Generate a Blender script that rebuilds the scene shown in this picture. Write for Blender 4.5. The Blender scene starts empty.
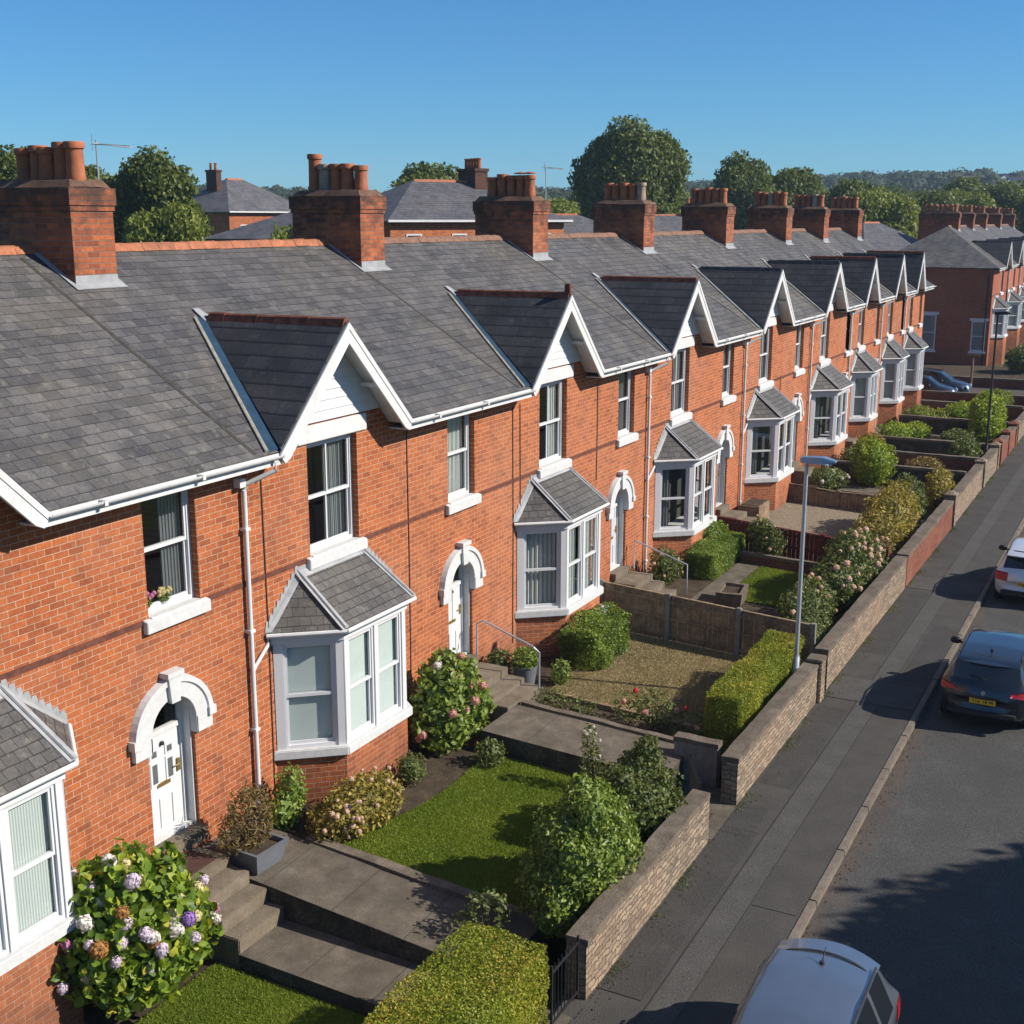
import bpy, bmesh, math, random
import numpy as np
from mathutils import Vector, Matrix
R = math.radians
rng = random.Random(7)
nrg = np.random.default_rng(7)
scene = bpy.context.scene
col = scene.collection

# ------------------------------------------------------------------ mesh building
class MB:
    """collects faces, then links them as ONE mesh object"""
    def __init__(s): s.v = []; s.f = []; s.m = []; s.cur = 0
    def add(s, vs, fs):
        b = len(s.v); s.v += [tuple(p) for p in vs]
        for f in fs: s.f.append([b + i for i in f]); s.m.append(s.cur)
    def quad(s, *p): s.add(p, [list(range(len(p)))])
    def box(s, x0, x1, y0, y1, z0, z1):
        s.add([(x0,y0,z0),(x1,y0,z0),(x1,y1,z0),(x0,y1,z0),(x0,y0,z1),(x1,y0,z1),(x1,y1,z1),(x0,y1,z1)],
              [[0,3,2,1],[4,5,6,7],[0,1,5,4],[1,2,6,5],[2,3,7,6],[3,0,4,7]])
    def obox(s, o, u, n, a0, a1, b0, b1, z0, z1):
        """box in a vertical frame: a along u, b along n, z up"""
        P = lambda a, b, z: (o[0]+u[0]*a+n[0]*b, o[1]+u[1]*a+n[1]*b, z)
        s.add([P(a0,b0,z0),P(a1,b0,z0),P(a1,b1,z0),P(a0,b1,z0),P(a0,b0,z1),P(a1,b0,z1),P(a1,b1,z1),P(a0,b1,z1)],
              [[0,3,2,1],[4,5,6,7],[0,1,5,4],[1,2,6,5],[2,3,7,6],[3,0,4,7]])
    def slab(s, poly, t, d=None):
        """polygon thickened by t against its normal (or along d)"""
        p = [Vector(q) for q in poly]
        if d is None:
            n = Vector((0,0,0))
            for i in range(len(p)): n += p[i].cross(p[(i+1) % len(p)])
            d = -n.normalized()*t
        else: d = Vector(d)*t
        k = len(p)
        s.add(p + [q + d for q in p], [list(range(k)), list(range(2*k-1, k-1, -1))] +
              [[i, i+k, (i+1) % k + k, (i+1) % k] for i in range(k)])
    def tube(s, path, r, n=8, r2=None, cap=True):
        path = [Vector(p) for p in path]; rings = []; k = len(path)
        for i, p in enumerate(path):
            d = (path[min(i+1,k-1)] - path[max(i-1,0)]).normalized()
            a = d.cross(Vector((0,0,1)) if abs(d.z) < .95 else Vector((1,0,0))).normalized(); b = d.cross(a)
            rr = r if r2 is None else r + (r2-r)*i/(k-1)
            if isinstance(r, (list, tuple)): rr = r[i]
            rings.append([p + a*math.cos(t)*rr + b*math.sin(t)*rr for t in [2*math.pi*j/n for j in range(n)]])
        vs = [q for g in rings for q in g]; fs = []
        for i in range(k-1):
            for j in range(n): fs.append([i*n+j, i*n+(j+1) % n, (i+1)*n+(j+1) % n, (i+1)*n+j])
        if cap: fs += [list(range(n))[::-1], [(k-1)*n+j for j in range(n)]]
        s.add(vs, fs)
    def lathe(s, prof, c=(0,0,0), n=16):
        vs = []; fs = []; k = len(prof)
        for r, z in prof:
            for j in range(n):
                t = 2*math.pi*j/n; vs.append((c[0]+r*math.cos(t), c[1]+r*math.sin(t), c[2]+z))
        for i in range(k-1):
            for j in range(n): fs.append([i*n+j, i*n+(j+1) % n, (i+1)*n+(j+1) % n, (i+1)*n+j])
        s.add(vs, fs)
    def build(s, name, mats, parent=None, smooth=False):
        me = bpy.data.meshes.new(name); me.from_pydata(s.v, [], s.f)
        if not isinstance(mats, (list, tuple)): mats = [mats]
        for m in mats: me.materials.append(m)
        if len(mats) > 1: me.polygons.foreach_set('material_index', s.m)
        if smooth: me.polygons.foreach_set('use_smooth', [True]*len(me.polygons))
        me.validate(); me.update()
        return link(name, me, parent)

def link(name, me, parent=None):
    o = bpy.data.objects.new(name, me); col.objects.link(o)
    if parent is not None: o.parent = parent
    return o
def smooth_by_angle(o, a=40):
    me = o.data; bm = bmesh.new(); bm.from_mesh(me)
    bmesh.ops.remove_doubles(bm, verts=bm.verts, dist=1e-4)
    for e in bm.edges: e.smooth = not (len(e.link_faces) == 2 and e.calc_face_angle(0) > R(a))
    for f in bm.faces: f.smooth = True
    bm.to_mesh(me); bm.free(); return o
def bevel(o, w=.01, seg=2):
    me = o.data; bm = bmesh.new(); bm.from_mesh(me)
    bmesh.ops.bevel(bm, geom=[e for e in bm.edges if len(e.link_faces) == 2 and e.calc_face_angle(0) > .6], offset=w, segments=seg, affect='EDGES', clamp_overlap=True)
    bm.to_mesh(me); bm.free(); return o
def tag(o, label=None, cat=None, group=None, kind=None):
    for k, v in (('label', label), ('category', cat), ('group', group), ('kind', kind)):
        if v: o[k] = v
    return o
def empty(name, loc=(0,0,0), rz=0):
    o = bpy.data.objects.new(name, None); o.location = loc; o.rotation_euler = (0,0,rz); o.empty_display_size = .2
    col.objects.link(o); return o
def thing(name, label, cat, loc=(0,0,0), rz=0, group=None): return tag(empty(name, loc, rz), label, cat, group)
def rough(o, amp, scale, seed=0, cuts=0):
    """break up clean outlines with a little real displacement"""
    from mathutils import noise
    me = o.data; bm = bmesh.new(); bm.from_mesh(me)
    if cuts: bmesh.ops.subdivide_edges(bm, edges=bm.edges, cuts=cuts, use_grid_fill=True)
    for v in bm.verts: v.co += noise.noise_vector(v.co*scale + Vector((seed,0,0)))*amp
    bm.to_mesh(me); bm.free(); return o

# ------------------------------------------------------------------ materials
def node(nt, t, ins=None, **props):
    nd = nt.nodes.new(t)
    for k, v in props.items(): setattr(nd, k, v)
    for k, v in (ins or {}).items():
        if isinstance(v, bpy.types.NodeSocket): nt.links.new(v, nd.inputs[k])
        else:
            if isinstance(v, tuple) and len(v) == 3 and nd.inputs[k].type == 'RGBA': v = v + (1,)
            nd.inputs[k].default_value = v
    return nd
def newmat(name):
    m = bpy.data.materials.new(name); m.use_nodes = True; nt = m.node_tree; nt.nodes.clear()
    return m, nt, nt.nodes.new('ShaderNodeOutputMaterial')
def vmath(nt, op, a, b=None):
    ins = {0: a}
    if b is not None: ins[1] = b
    return node(nt, 'ShaderNodeVectorMath', ins, operation=op)
def fmath(nt, op, a, b=0., clamp=False): return node(nt, 'ShaderNodeMath', {0: a, 1: b}, operation=op, use_clamp=clamp).outputs[0]
def surf_uv(nt):
    """metres along and up the face, whatever way it looks"""
    g = nt.nodes.new('ShaderNodeNewGeometry')
    nn = vmath(nt, 'ADD', g.outputs['True Normal'], (.0003, .0007, 0)).outputs[0]
    T = vmath(nt, 'NORMALIZE', vmath(nt, 'CROSS_PRODUCT', (0,0,1), nn).outputs[0]).outputs[0]
    S = vmath(nt, 'CROSS_PRODUCT', g.outputs['True Normal'], T).outputs[0]
    u = vmath(nt, 'DOT_PRODUCT', g.outputs['Position'], T).outputs['Value']
    v = vmath(nt, 'DOT_PRODUCT', g.outputs['Position'], S).outputs['Value']
    return node(nt, 'ShaderNodeCombineXYZ', {'X': u, 'Y': v}).outputs[0], g.outputs['Position'], v
def noise_(nt, vec, scale, detail=4., rough=.6, dim='3D'):
    return node(nt, 'ShaderNodeTexNoise', {'Vector': vec, 'Scale': scale, 'Detail': detail, 'Roughness': rough}).outputs['Fac']
def ramp(nt, fac, stops):
    r = node(nt, 'ShaderNodeValToRGB', {'Fac': fac}); e = r.color_ramp.elements
    while len(e) < len(stops): e.new(.5)
    for el, (p, c) in zip(e, stops): el.position = p; el.color = tuple(c) + (1,) if len(c) == 3 else c
    return r.outputs['Color']
def mixc(nt, fac, a, b, blend='MIX'):
    return node(nt, 'ShaderNodeMixRGB', {'Fac': fac, 'Color1': a, 'Color2': b}, blend_type=blend).outputs[0]
def finish(m, nt, out, color, rough=.8, bump=None, bump_d=.01, spec=.3, **kw):
    ins = {'Base Color': color, 'Roughness': rough, 'Specular IOR Level': spec}
    ins.update(kw)
    if bump is not None:
        ins['Normal'] = node(nt, 'ShaderNodeBump', {'Height': bump, 'Distance': bump_d, 'Strength': 1.}).outputs[0]
    b = node(nt, 'ShaderNodeBsdfPrincipled', ins)
    nt.links.new(b.outputs[0], out.inputs['Surface']); return m

def m_brick(name, c1, c2, mortar, bw=.265, rh=.094, ms=.0062, dark=(.05,.028,.02), stain=.35, lichen=0., wob=0., damp=0., bump=.008):
    m, nt, out = newmat(name); uv, P, v = surf_uv(nt)
    if wob:
        w_ = vmath(nt, 'SCALE', vmath(nt, 'SUBTRACT', node(nt, 'ShaderNodeTexNoise', {'Vector': P, 'Scale': 5., 'Detail': 3.}).outputs['Color'], (.5,.5,.5)).outputs[0]); w_.inputs['Scale'].default_value = wob
        uv = vmath(nt, 'ADD', uv, w_.outputs[0]).outputs[0]
    b = node(nt, 'ShaderNodeTexBrick', {'Vector': uv, 'Color1': c1, 'Color2': c2, 'Mortar': mortar, 'Scale': 1., 'Mortar Size': ms,
        'Mortar Smooth': .3, 'Bias': -.1, 'Brick Width': bw, 'Row Height': rh}, offset=.5)
    # a second, out of step brick pattern picks out the odd burnt brick
    b2 = node(nt, 'ShaderNodeTexBrick', {'Vector': uv, 'Color1': (0,0,0), 'Color2': (1,1,1), 'Mortar': (0,0,0), 'Scale': 1., 'Mortar Size': 0.,
        'Bias': 0., 'Brick Width': bw, 'Row Height': rh}, offset=.5)
    burnt = ramp(nt, b2.outputs['Color'], [(.83,(0,0,0)),(.95,(1,1,1))])
    n1 = noise_(nt, P, 1.1, 5.); n2 = noise_(nt, P, 26., 4., .7); n3 = noise_(nt, P, .35, 3.)
    c = mixc(nt, fmath(nt, 'MULTIPLY', burnt, .16), b.outputs['Color'], dark)
    c = mixc(nt, 1., c, ramp(nt, n2, [(.25,(.66,.66,.66)),(.75,(1.28,1.28,1.28))]), 'MULTIPLY')
    c = mixc(nt, 1., c, ramp(nt, noise_(nt, P, 8., 4., .7), [(.3,(.8,.78,.76)),(.7,(1.16,1.18,1.2))]), 'MULTIPLY')
    c = mixc(nt, fmath(nt, 'MULTIPLY', ramp(nt, n1, [(.5,(0,0,0)),(.75,(1,1,1))]), stain), c, dark)
    c = mixc(nt, fmath(nt, 'MULTIPLY', ramp(nt, n3, [(.45,(0,0,0)),(.7,(1,1,1))]), .22), c, (.45,.24,.15))
    # mortar rubbed and lost in places
    c = mixc(nt, fmath(nt, 'MULTIPLY', b.outputs['Fac'], ramp(nt, n1, [(.36,(1,1,1)),(.62,(.12,.12,.12))])), c, mortar)
    if damp:
        sv = vmath(nt, 'MULTIPLY', P, (1.,1.,.14)).outputs[0]
        c = mixc(nt, fmath(nt, 'MULTIPLY', ramp(nt, noise_(nt, sv, 3.2, 6., .7), [(.52,(0,0,0)),(.74,(1,1,1))]), .38), c, (.12,.055,.035))
        c = mixc(nt, fmath(nt, 'MULTIPLY', ramp(nt, noise_(nt, P, 2.1, 6., .75), [(.6,(0,0,0)),(.75,(1,1,1))]), .3), c, (.50,.30,.2))
        oi = nt.nodes.new('ShaderNodeObjectInfo'); c = mixc(nt, 1., c, ramp(nt, oi.outputs['Random'], [(0,(.86,.84,.84)),(.5,(1,1,1)),(1,(1.08,1.10,1.08))]), 'MULTIPLY')
    if damp:       # rising damp and splash dirt, ragged at the top
        zd_ = node(nt, 'ShaderNodeSeparateXYZ', {0: P}).outputs['Z']
        q = fmath(nt, 'ADD', fmath(nt, 'MULTIPLY', noise_(nt, P, 1.8, 6., .7), 1.1), fmath(nt, 'MULTIPLY', fmath(nt, 'SUBTRACT', 1.25, zd_), .42))
        c = mixc(nt, fmath(nt, 'MULTIPLY', ramp(nt, q, [(.5,(0,0,0)),(.95,(1,1,1))]), damp), c, (.09,.045,.03))
    if lichen:     # chimney soot: black at the head of the stack, breaking up downwards
        z = node(nt, 'ShaderNodeSeparateXYZ', {0: P}).outputs['Z']
        q = fmath(nt, 'ADD', noise_(nt, P, 4., 6., .7), fmath(nt, 'MULTIPLY', fmath(nt, 'SUBTRACT', z, 10.35), .28))
        c = mixc(nt, fmath(nt, 'MULTIPLY', ramp(nt, q, [(.46,(0,0,0)),(.68,(1,1,1))]), lichen), c, (.04,.03,.024))
    h = fmath(nt, 'SUBTRACT', fmath(nt, 'MULTIPLY', n2, .35), b.outputs['Fac'])
    return finish(m, nt, out, c, .85, h, bump)

def m_slate(name, c1, c2, w=.42, h=.26, gap=(.02,.02,.022), lich=.25, step=.018, ms=.006, course=.16):
    m, nt, out = newmat(name); uv, P, v = surf_uv(nt)
    oi = nt.nodes.new('ShaderNodeObjectInfo')
    wv = vmath(nt, 'SCALE', node(nt, 'ShaderNodeTexNoise', {'Vector': P, 'Scale': 1.7, 'Detail': 2.}).outputs['Color']); wv.inputs['Scale'].default_value = .035
    uv = vmath(nt, 'ADD', uv, wv.outputs[0]).outputs[0]
    b = node(nt, 'ShaderNodeTexBrick', {'Vector': uv, 'Color1': c1, 'Color2': c2, 'Mortar': gap, 'Scale': 1., 'Mortar Size': ms,
        'Mortar Smooth': .1, 'Bias': -.15, 'Brick Width': w, 'Row Height': h}, offset=.5)
    n1 = noise_(nt, P, .7, 5.); n2 = noise_(nt, P, 30., 4., .75); n3 = noise_(nt, P, 6., 5., .7)
    c = mixc(nt, 1., b.outputs['Color'], ramp(nt, n2, [(.3,(.62,.62,.62)),(.72,(1.3,1.3,1.3))]), 'MULTIPLY')
    c = mixc(nt, 1., c, ramp(nt, noise_(nt, P, 1.3, 6., .65), [(.3,(.68,.68,.69)),(.5,(.98,.98,.98)),(.72,(1.36,1.33,1.28))]), 'MULTIPLY')
    c = mixc(nt, fmath(nt, 'MULTIPLY', ramp(nt, n1, [(.48,(0,0,0)),(.72,(1,1,1))]), lich), c, (.20,.175,.13))
    c = mixc(nt, fmath(nt, 'MULTIPLY', ramp(nt, n3, [(.56,(0,0,0)),(.68,(1,1,1))]), lich*1.2), c, (.3,.28,.22))
    c = mixc(nt, 1., c, ramp(nt, oi.outputs['Random'], [(0,(.86,.86,.88)),(1,(1.1,1.08,1.05))]), 'MULTIPLY')
    vv = node(nt, 'ShaderNodeSeparateXYZ', {0: uv}).outputs['Y']
    saw = fmath(nt, 'FRACT', fmath(nt, 'DIVIDE', vv, h))
    c = mixc(nt, fmath(nt, 'MULTIPLY', ramp(nt, saw, [(0.,(1,1,1)),(.09,(1,1,1)),(.16,(0,0,0))]), course), c, gap)      # the open tail of each course
    hgt = fmath(nt, 'SUBTRACT', fmath(nt, 'SUBTRACT', fmath(nt, 'MULTIPLY', n2, .2), saw), b.outputs['Fac'])
    return finish(m, nt, out, c, .62, hgt, step, .35)

def m_plain(name, c, rough=.6, var=.12, scale=6., bump=.0, spec=.3, dirt=0., dirtc=(.12,.1,.08), **kw):
    m, nt, out = newmat(name); g = nt.nodes.new('ShaderNodeNewGeometry'); P = g.outputs['Position']
    n1 = noise_(nt, P, scale, 5.)
    cc = mixc(nt, 1., c, ramp(nt, n1, [(.25,(1-var,)*3),(.75,(1+var,)*3)]), 'MULTIPLY')
    st_ = vmath(nt, 'MULTIPLY', P, (1.,1.,.16)).outputs[0]
    if dirt: cc = mixc(nt, fmath(nt, 'MULTIPLY', ramp(nt, noise_(nt, st_, 9., 6., .7), [(.5,(0,0,0)),(.75,(1,1,1))]), dirt*.8), cc, dirtc)
    if dirt: cc = mixc(nt, fmath(nt, 'MULTIPLY', ramp(nt, noise_(nt, P, 2.3, 6., .7), [(.5,(0,0,0)),(.7,(1,1,1))]), dirt), cc, dirtc)
    return finish(m, nt, out, cc, rough, noise_(nt, P, scale*7, 4.) if bump else None, bump or .01, spec, **kw)

def m_ground(name, ramps, scale, fine=60., bump=.01, rough=.95, big=None, grain=1., gut=None):
    m, nt, out = newmat(name); g = nt.nodes.new('ShaderNodeNewGeometry'); P = g.outputs['Position']
    n = noise_(nt, P, scale, 8., .65); f = noise_(nt, P, fine, 3., .7)
    c = ramp(nt, n, ramps)
    c = mixc(nt, 1., c, ramp(nt, f, [(.3,(max(.1,1-.45*grain),)*3),(.7,(1+.45*grain,)*3)]), 'MULTIPLY')
    if gut:        # grit and rust brown silt left along the kerb
        yy = node(nt, 'ShaderNodeSeparateXYZ', {0: P}).outputs['Y']; q = fmath(nt, 'ADD', fmath(nt, 'DIVIDE', fmath(nt, 'SUBTRACT', yy, gut[0]-gut[1]), gut[1]), fmath(nt, 'MULTIPLY', fmath(nt, 'SUBTRACT', noise_(nt, P, 2.2, 6., .7), .5), 1.6))
        c = mixc(nt, fmath(nt, 'MULTIPLY', ramp(nt, q, [(.45,(0,0,0)),(1.,(1,1,1))]), .55), c, (.115,.075,.05))
    if big: c = mixc(nt, fmath(nt, 'MULTIPLY', ramp(nt, noise_(nt, P, big[0], 4.), [(.45,(0,0,0)),(.7,(1,1,1))]), big[2]), c, big[1])
    return finish(m, nt, out, c, rough, f, bump, .2)

def m_leaf(name, stops, trans=.3, rough=.55, gain=1.5):
    m, nt, out = newmat(name)
    a = node(nt, 'ShaderNodeAttribute', attribute_name='tint')
    oi = nt.nodes.new('ShaderNodeObjectInfo')
    c = ramp(nt, a.outputs['Fac'], [(q, tuple(min(.9, x*gain) for x in k)) for q, k in stops])
    p = node(nt, 'ShaderNodeBsdfPrincipled', {'Base Color': c, 'Roughness': rough, 'Specular IOR Level': .35})
    t = node(nt, 'ShaderNodeBsdfTranslucent', {'Color': mixc(nt, 1., c, (1.3,1.25,.6), 'MULTIPLY')})
    x = node(nt, 'ShaderNodeMixShader', {0: trans, 1: p.outputs[0], 2: t.outputs[0]})
    nt.links.new(x.outputs[0], out.inputs['Surface']); return m

def m_glass(name, tint=(.9,.93,.92), refl=1.0):
    m, nt, out = newmat(name)
    g = nt.nodes.new('ShaderNodeNewGeometry')       # Schlick reflectance, the same from both sides of the pane
    c = fmath(nt, 'ABSOLUTE', vmath(nt, 'DOT_PRODUCT', g.outputs['Normal'], g.outputs['Incoming']).outputs['Value'])
    f = fmath(nt, 'ADD', fmath(nt, 'MULTIPLY', fmath(nt, 'POWER', fmath(nt, 'SUBTRACT', 1., c), 5.), .9*refl), .07, True)
    t = node(nt, 'ShaderNodeBsdfTransparent', {'Color': tint}); gl = node(nt, 'ShaderNodeBsdfGlossy', {'Color': (1,1,1), 'Roughness': .02})
    x = node(nt, 'ShaderNodeMixShader', {0: f, 1: t.outputs[0], 2: gl.outputs[0]})
    nt.links.new(x.outputs[0], out.inputs['Surface']); return m

def m_paint(name, c, metallic=.5, rough=.35):
    m, nt, out = newmat(name); g = nt.nodes.new('ShaderNodeNewGeometry')
    return finish(m, nt, out, mixc(nt, 1., c, ramp(nt, noise_(nt, g.outputs['Position'], 3., 5.), [(.3,(.93,)*3),(.7,(1.07,)*3)]), 'MULTIPLY'), rough, None, .01, .5,
                  **{'Metallic': metallic, 'Coat Weight': 1., 'Coat Roughness': .06})

def m_cloth(name, c, w=26., amp=.25):
    m, nt, out = newmat(name); uv, P, v = surf_uv(nt)
    wv = node(nt, 'ShaderNodeTexWave', {'Vector': uv, 'Scale': w/6.28, 'Distortion': .4, 'Detail': 1.}, bands_direction='X').outputs['Fac']
    return finish(m, nt, out, mixc(nt, 1., c, ramp(nt, wv, [(0,(1-amp,)*3),(.5,(1,1,1))]), 'MULTIPLY'), .9, wv, .01, .1)

M = {}
M['brick'] = m_brick('red_brick', (.44,.124,.037), (.32,.082,.027), (.56,.38,.26), damp=.55, stain=.3)
M['brick_far'] = m_brick('plum_brick', (.42,.11,.046), (.30,.075,.036), (.36,.22,.15), damp=.4, stain=.3)
M['brick_dark'] = m_brick('shade_dark_brick', (.20,.06,.035), (.13,.04,.028), (.16,.11,.09), stain=.6)  # dark brick with the garden walls' shade put into its colour
M['chimney'] = m_brick('chimney_brick', (.43,.12,.04), (.20,.052,.028), (.24,.15,.11), stain=.8, lichen=.8, ms=.009, bump=.02)
M['stone'] = m_brick('wall_stone', (.35,.265,.18), (.17,.132,.095), (.12,.095,.072), bw=.24, rh=.095, ms=.011, wob=.15, bump=.045, dark=(.09,.07,.05), stain=.45)
M['rubble'] = m_ground('rubble_stone', [(.3,(.035,.03,.024)),(.5,(.07,.06,.047)),(.75,(.125,.105,.085))], 3.5, 22., .05, big=(1.5,(.03,.032,.018),.6))
M['redbrick2'] = m_brick('garden_brick', (.22,.062,.03), (.15,.045,.026), (.22,.15,.11), stain=.4)
M['slate'] = m_slate('slate', (.112,.106,.104), (.060,.057,.058), w=.30, h=.21, lich=.28, ms=.005)
M['slate_dark'] = m_slate('slate_blue', (.042,.042,.048), (.026,.026,.031), w=.46, h=.29, gap=(.012,.012,.015), lich=.10, step=.05, ms=.005, course=.85)
M['slate_bay'] = m_slate('slate_bay', (.105,.10,.095), (.068,.066,.063), w=.2, h=.17, lich=.3)
M['white'] = m_plain('white_paint', (.58,.58,.57), .5, .06, 5., dirt=.34, dirtc=(.42,.38,.33))
M['white_old'] = m_plain('stone_white_paint', (.54,.54,.53), .7, .1, 9., bump=.004, dirt=.22, dirtc=(.4,.37,.33))
M['upvc'] = m_plain('white_frame', (.58,.58,.585), .35, .03, 3.)
M['clad'] = m_plain('white_board', (.57,.575,.58), .5, .05, 4., dirt=.1, dirtc=(.5,.48,.45))
M['terracotta'] = m_plain('terracotta', (.36,.13,.065), .8, .35, 7., bump=.006, dirt=.4, dirtc=(.09,.06,.045))
M['ridge_dull'] = m_plain('ridge_dull', (.2,.105,.07), .85, .35, 7., bump=.006, dirt=.5, dirtc=(.09,.07,.05))
M['pot'] = m_plain('pot_clay', (.34,.11,.05), .75, .3, 4., bump=.004, dirt=.35, dirtc=(.1,.06,.04))
M['pot_buff'] = m_plain('pot_buff', (.32,.24,.17), .8, .3, 5., bump=.004, dirt=.4, dirtc=(.1,.08,.06))
M['rust_tile'] = m_plain('rusty_tile', (.16,.05,.028), .8, .4, 6., bump=.006, dirt=.5, dirtc=(.04,.025,.02))
M['lead'] = m_plain('lead', (.31,.315,.32), .6, .25, 5., dirt=.35, dirtc=(.42,.42,.4), Metallic=.15)
M['lead_sky_blue'] = m_plain('valley_sky_blue', (.035,.075,.125), .3, .3, 5., Metallic=.3)  # the sky's blue reflection is put into the lead's base colour
M['mortar'] = m_plain('mortar', (.40,.36,.28), .95, .3, 8., bump=.008, dirt=.4)
M['flaunch'] = m_plain('flaunching', (.15,.085,.055), .95, .4, 7., bump=.02, dirt=.6, dirtc=(.05,.035,.028))
M['moss'] = m_plain('moss_joint', (.05,.046,.038), .95, .4, 6.)
M['soot'] = m_plain('string_soot', (.12,.045,.03), .9, .4, 9., bump=.004)
M['black'] = m_plain('black_iron', (.02,.02,.022), .5, .2, 9.)
M['cable'] = m_plain('cable', (.05,.035,.03), .7, .2)
M['glass'] = m_glass('window_glass')
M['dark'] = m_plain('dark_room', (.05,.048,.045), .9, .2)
M['blind'] = m_cloth('pale_blind', (.55,.59,.565), 46., .22)
M['blind_flat'] = m_plain('roller_blind', (.53,.58,.555), .9, .05, 2.)
M['curtain'] = m_cloth('curtain', (.68,.69,.66), 60., .4)
M['curtain_grey'] = m_cloth('grey_curtain', (.30,.31,.31), 60., .4)
M['door_white'] = m_plain('door_white', (.58,.58,.58), .35, .03)
M['door_grey'] = m_plain('door_grey', (.48,.49,.52), .45, .05)
M['door_dark'] = m_plain('door_dark', (.13,.14,.16), .45, .08)
M['door_pane'] = m_plain('door_pane', (.10,.11,.115), .15, .1, 3., spec=.7)
M['brass'] = m_plain('brass', (.35,.24,.08), .4, .2, 20., Metallic=.7)
M['metal'] = m_plain('grey_metal', (.42,.43,.45), .4, .1, 8., Metallic=.5)
M['lamp_pole'] = m_plain('lamp_steel', (.40,.44,.49), .45, .15, 5., dirt=.2, Metallic=.4)
M['lamp_head'] = m_plain('lamp_head', (.25,.33,.42), .3, .1, 5., Metallic=.5)  # bluish base colour carries the sky's reflection on the head
M['concrete'] = m_ground('concrete', [(.3,(.075,.062,.045)),(.55,(.13,.108,.082)),(.75,(.19,.16,.125))], 2.5, 70., .006, big=(1.2,(.07,.06,.045),.6))
M['step'] = m_ground('step_stone', [(.3,(.13,.103,.072)),(.6,(.19,.155,.115)),(.8,(.25,.21,.165))], 3., 60., .005, big=(2.,(.10,.08,.05),.45))
M['coping'] = m_ground('coping', [(.3,(.11,.085,.062)),(.6,(.17,.137,.105)),(.8,(.23,.19,.15))], 4., 40., .015, big=(1.5,(.065,.055,.04),.55))
M['asphalt'] = m_ground('asphalt', [(.3,(.062,.060,.056)),(.55,(.074,.072,.068)),(.75,(.088,.086,.081))], 1.2, 42., .012, big=(.35,(.05,.048,.045),.4), grain=1.2, gut=(-8.78,.75))
M['pave'] = m_ground('pavement_asphalt', [(.3,(.054,.050,.045)),(.55,(.067,.062,.056)),(.75,(.081,.075,.068))], 1.6, 45., .01, big=(.6,(.075,.066,.056),.35), grain=1.1)
M['pave2'] = m_ground('pavement_trench', [(.3,(.065,.061,.056)),(.55,(.079,.074,.068)),(.75,(.094,.088,.081))], 1.6, 45., .01, grain=1.1)
M['pave3'] = m_ground('pavement_dark', [(.3,(.047,.044,.040)),(.55,(.057,.053,.049)),(.75,(.070,.065,.060))], 1.6, 45., .01, grain=1.1)
M['seam'] = m_plain('seam', (.038,.035,.032), .95, .3, 9.)
M['kerb'] = m_ground('kerbstone', [(.3,(.13,.105,.08)),(.55,(.18,.15,.12)),(.75,(.23,.195,.16))], 3., 60., .005, big=(1.,(.1,.085,.065),.4))
M['soil'] = m_ground('soil', [(.3,(.04,.028,.018)),(.55,(.075,.055,.035)),(.75,(.12,.09,.06))], 4., 45., .03)
M['gravel'] = m_ground('gravel', [(.3,(.16,.125,.085)),(.55,(.25,.2,.14)),(.75,(.33,.28,.21))], 9., 40., .03)
M['lawn'] = m_ground('lawn', [(.3,(.065,.10,.006)),(.55,(.10,.135,.009)),(.75,(.14,.16,.015))], 2., 60., .03, big=(.8,(.13,.13,.02),.35))
M['brownlawn'] = m_ground('dry_lawn', [(.3,(.17,.13,.062)),(.5,(.265,.205,.10)),(.75,(.35,.275,.15))], 3., 45., .03, big=(1.3,(.10,.105,.03),.6))
M['field'] = m_ground('field', [(.3,(.04,.06,.015)),(.55,(.06,.08,.02)),(.75,(.10,.10,.04))], .05, 3., .05)
M['fence'] = m_ground('fence_wood', [(.3,(.16,.108,.064)),(.55,(.26,.182,.112)),(.75,(.36,.262,.17))], 5., 40., .008, big=(1.5,(.05,.042,.036),.5))
M['fence_red'] = m_plain('red_fence', (.13,.022,.014), .8, .25, 6., bump=.004)
M['render_grey'] = m_plain('grey_render', (.22,.2,.18), .95, .35, 6., bump=.015, dirt=.6, dirtc=(.07,.06,.05))
M['planter'] = m_plain('planter_grey', (.13,.14,.155), .5, .15, 5.)
M['bark'] = m_plain('bark', (.09,.065,.045), .95, .35, 6., bump=.03)
M['skirt'] = m_brick('plinth', (.16,.10,.07), (.11,.075,.055), (.2,.16,.13), stain=.6)
M['tyre'] = m_plain('tyre', (.018,.018,.018), .8, .2)
M['rim'] = m_plain('rim', (.5,.5,.52), .3, .05, Metallic=.8)
M['car_glass'] = m_plain('car_glass', (.012,.014,.017), .06, .1, 3., spec=.9)
M['plastic'] = m_plain('black_plastic', (.025,.025,.027), .6, .15)
M['tail'] = m_plain('tail_lamp', (.42,.012,.015), .2, .15, 25., spec=.6)
M['headlamp'] = m_plain('head_lamp', (.75,.77,.8), .15, .1, 25., spec=.8)
M['plate_y'] = m_plain('plate_yellow', (.75,.45,.02), .4, .05)
M['pt_silver'] = m_paint('silver_paint', (.27,.30,.34), .8, .3)
M['pt_blue'] = m_paint('dark_blue_paint', (.012,.017,.028), .5, .3)
M['pt_white'] = m_paint('white_car_paint', (.62,.63,.65), .25, .35)
M['pt_navy'] = m_paint('navy_paint', (.022,.034,.055), .5, .3)
M['pt_black'] = m_paint('black_paint', (.02,.024,.03), .4, .3)
M['roof_bg'] = m_slate('slate_distant', (.115,.112,.125), (.085,.083,.09))
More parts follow.
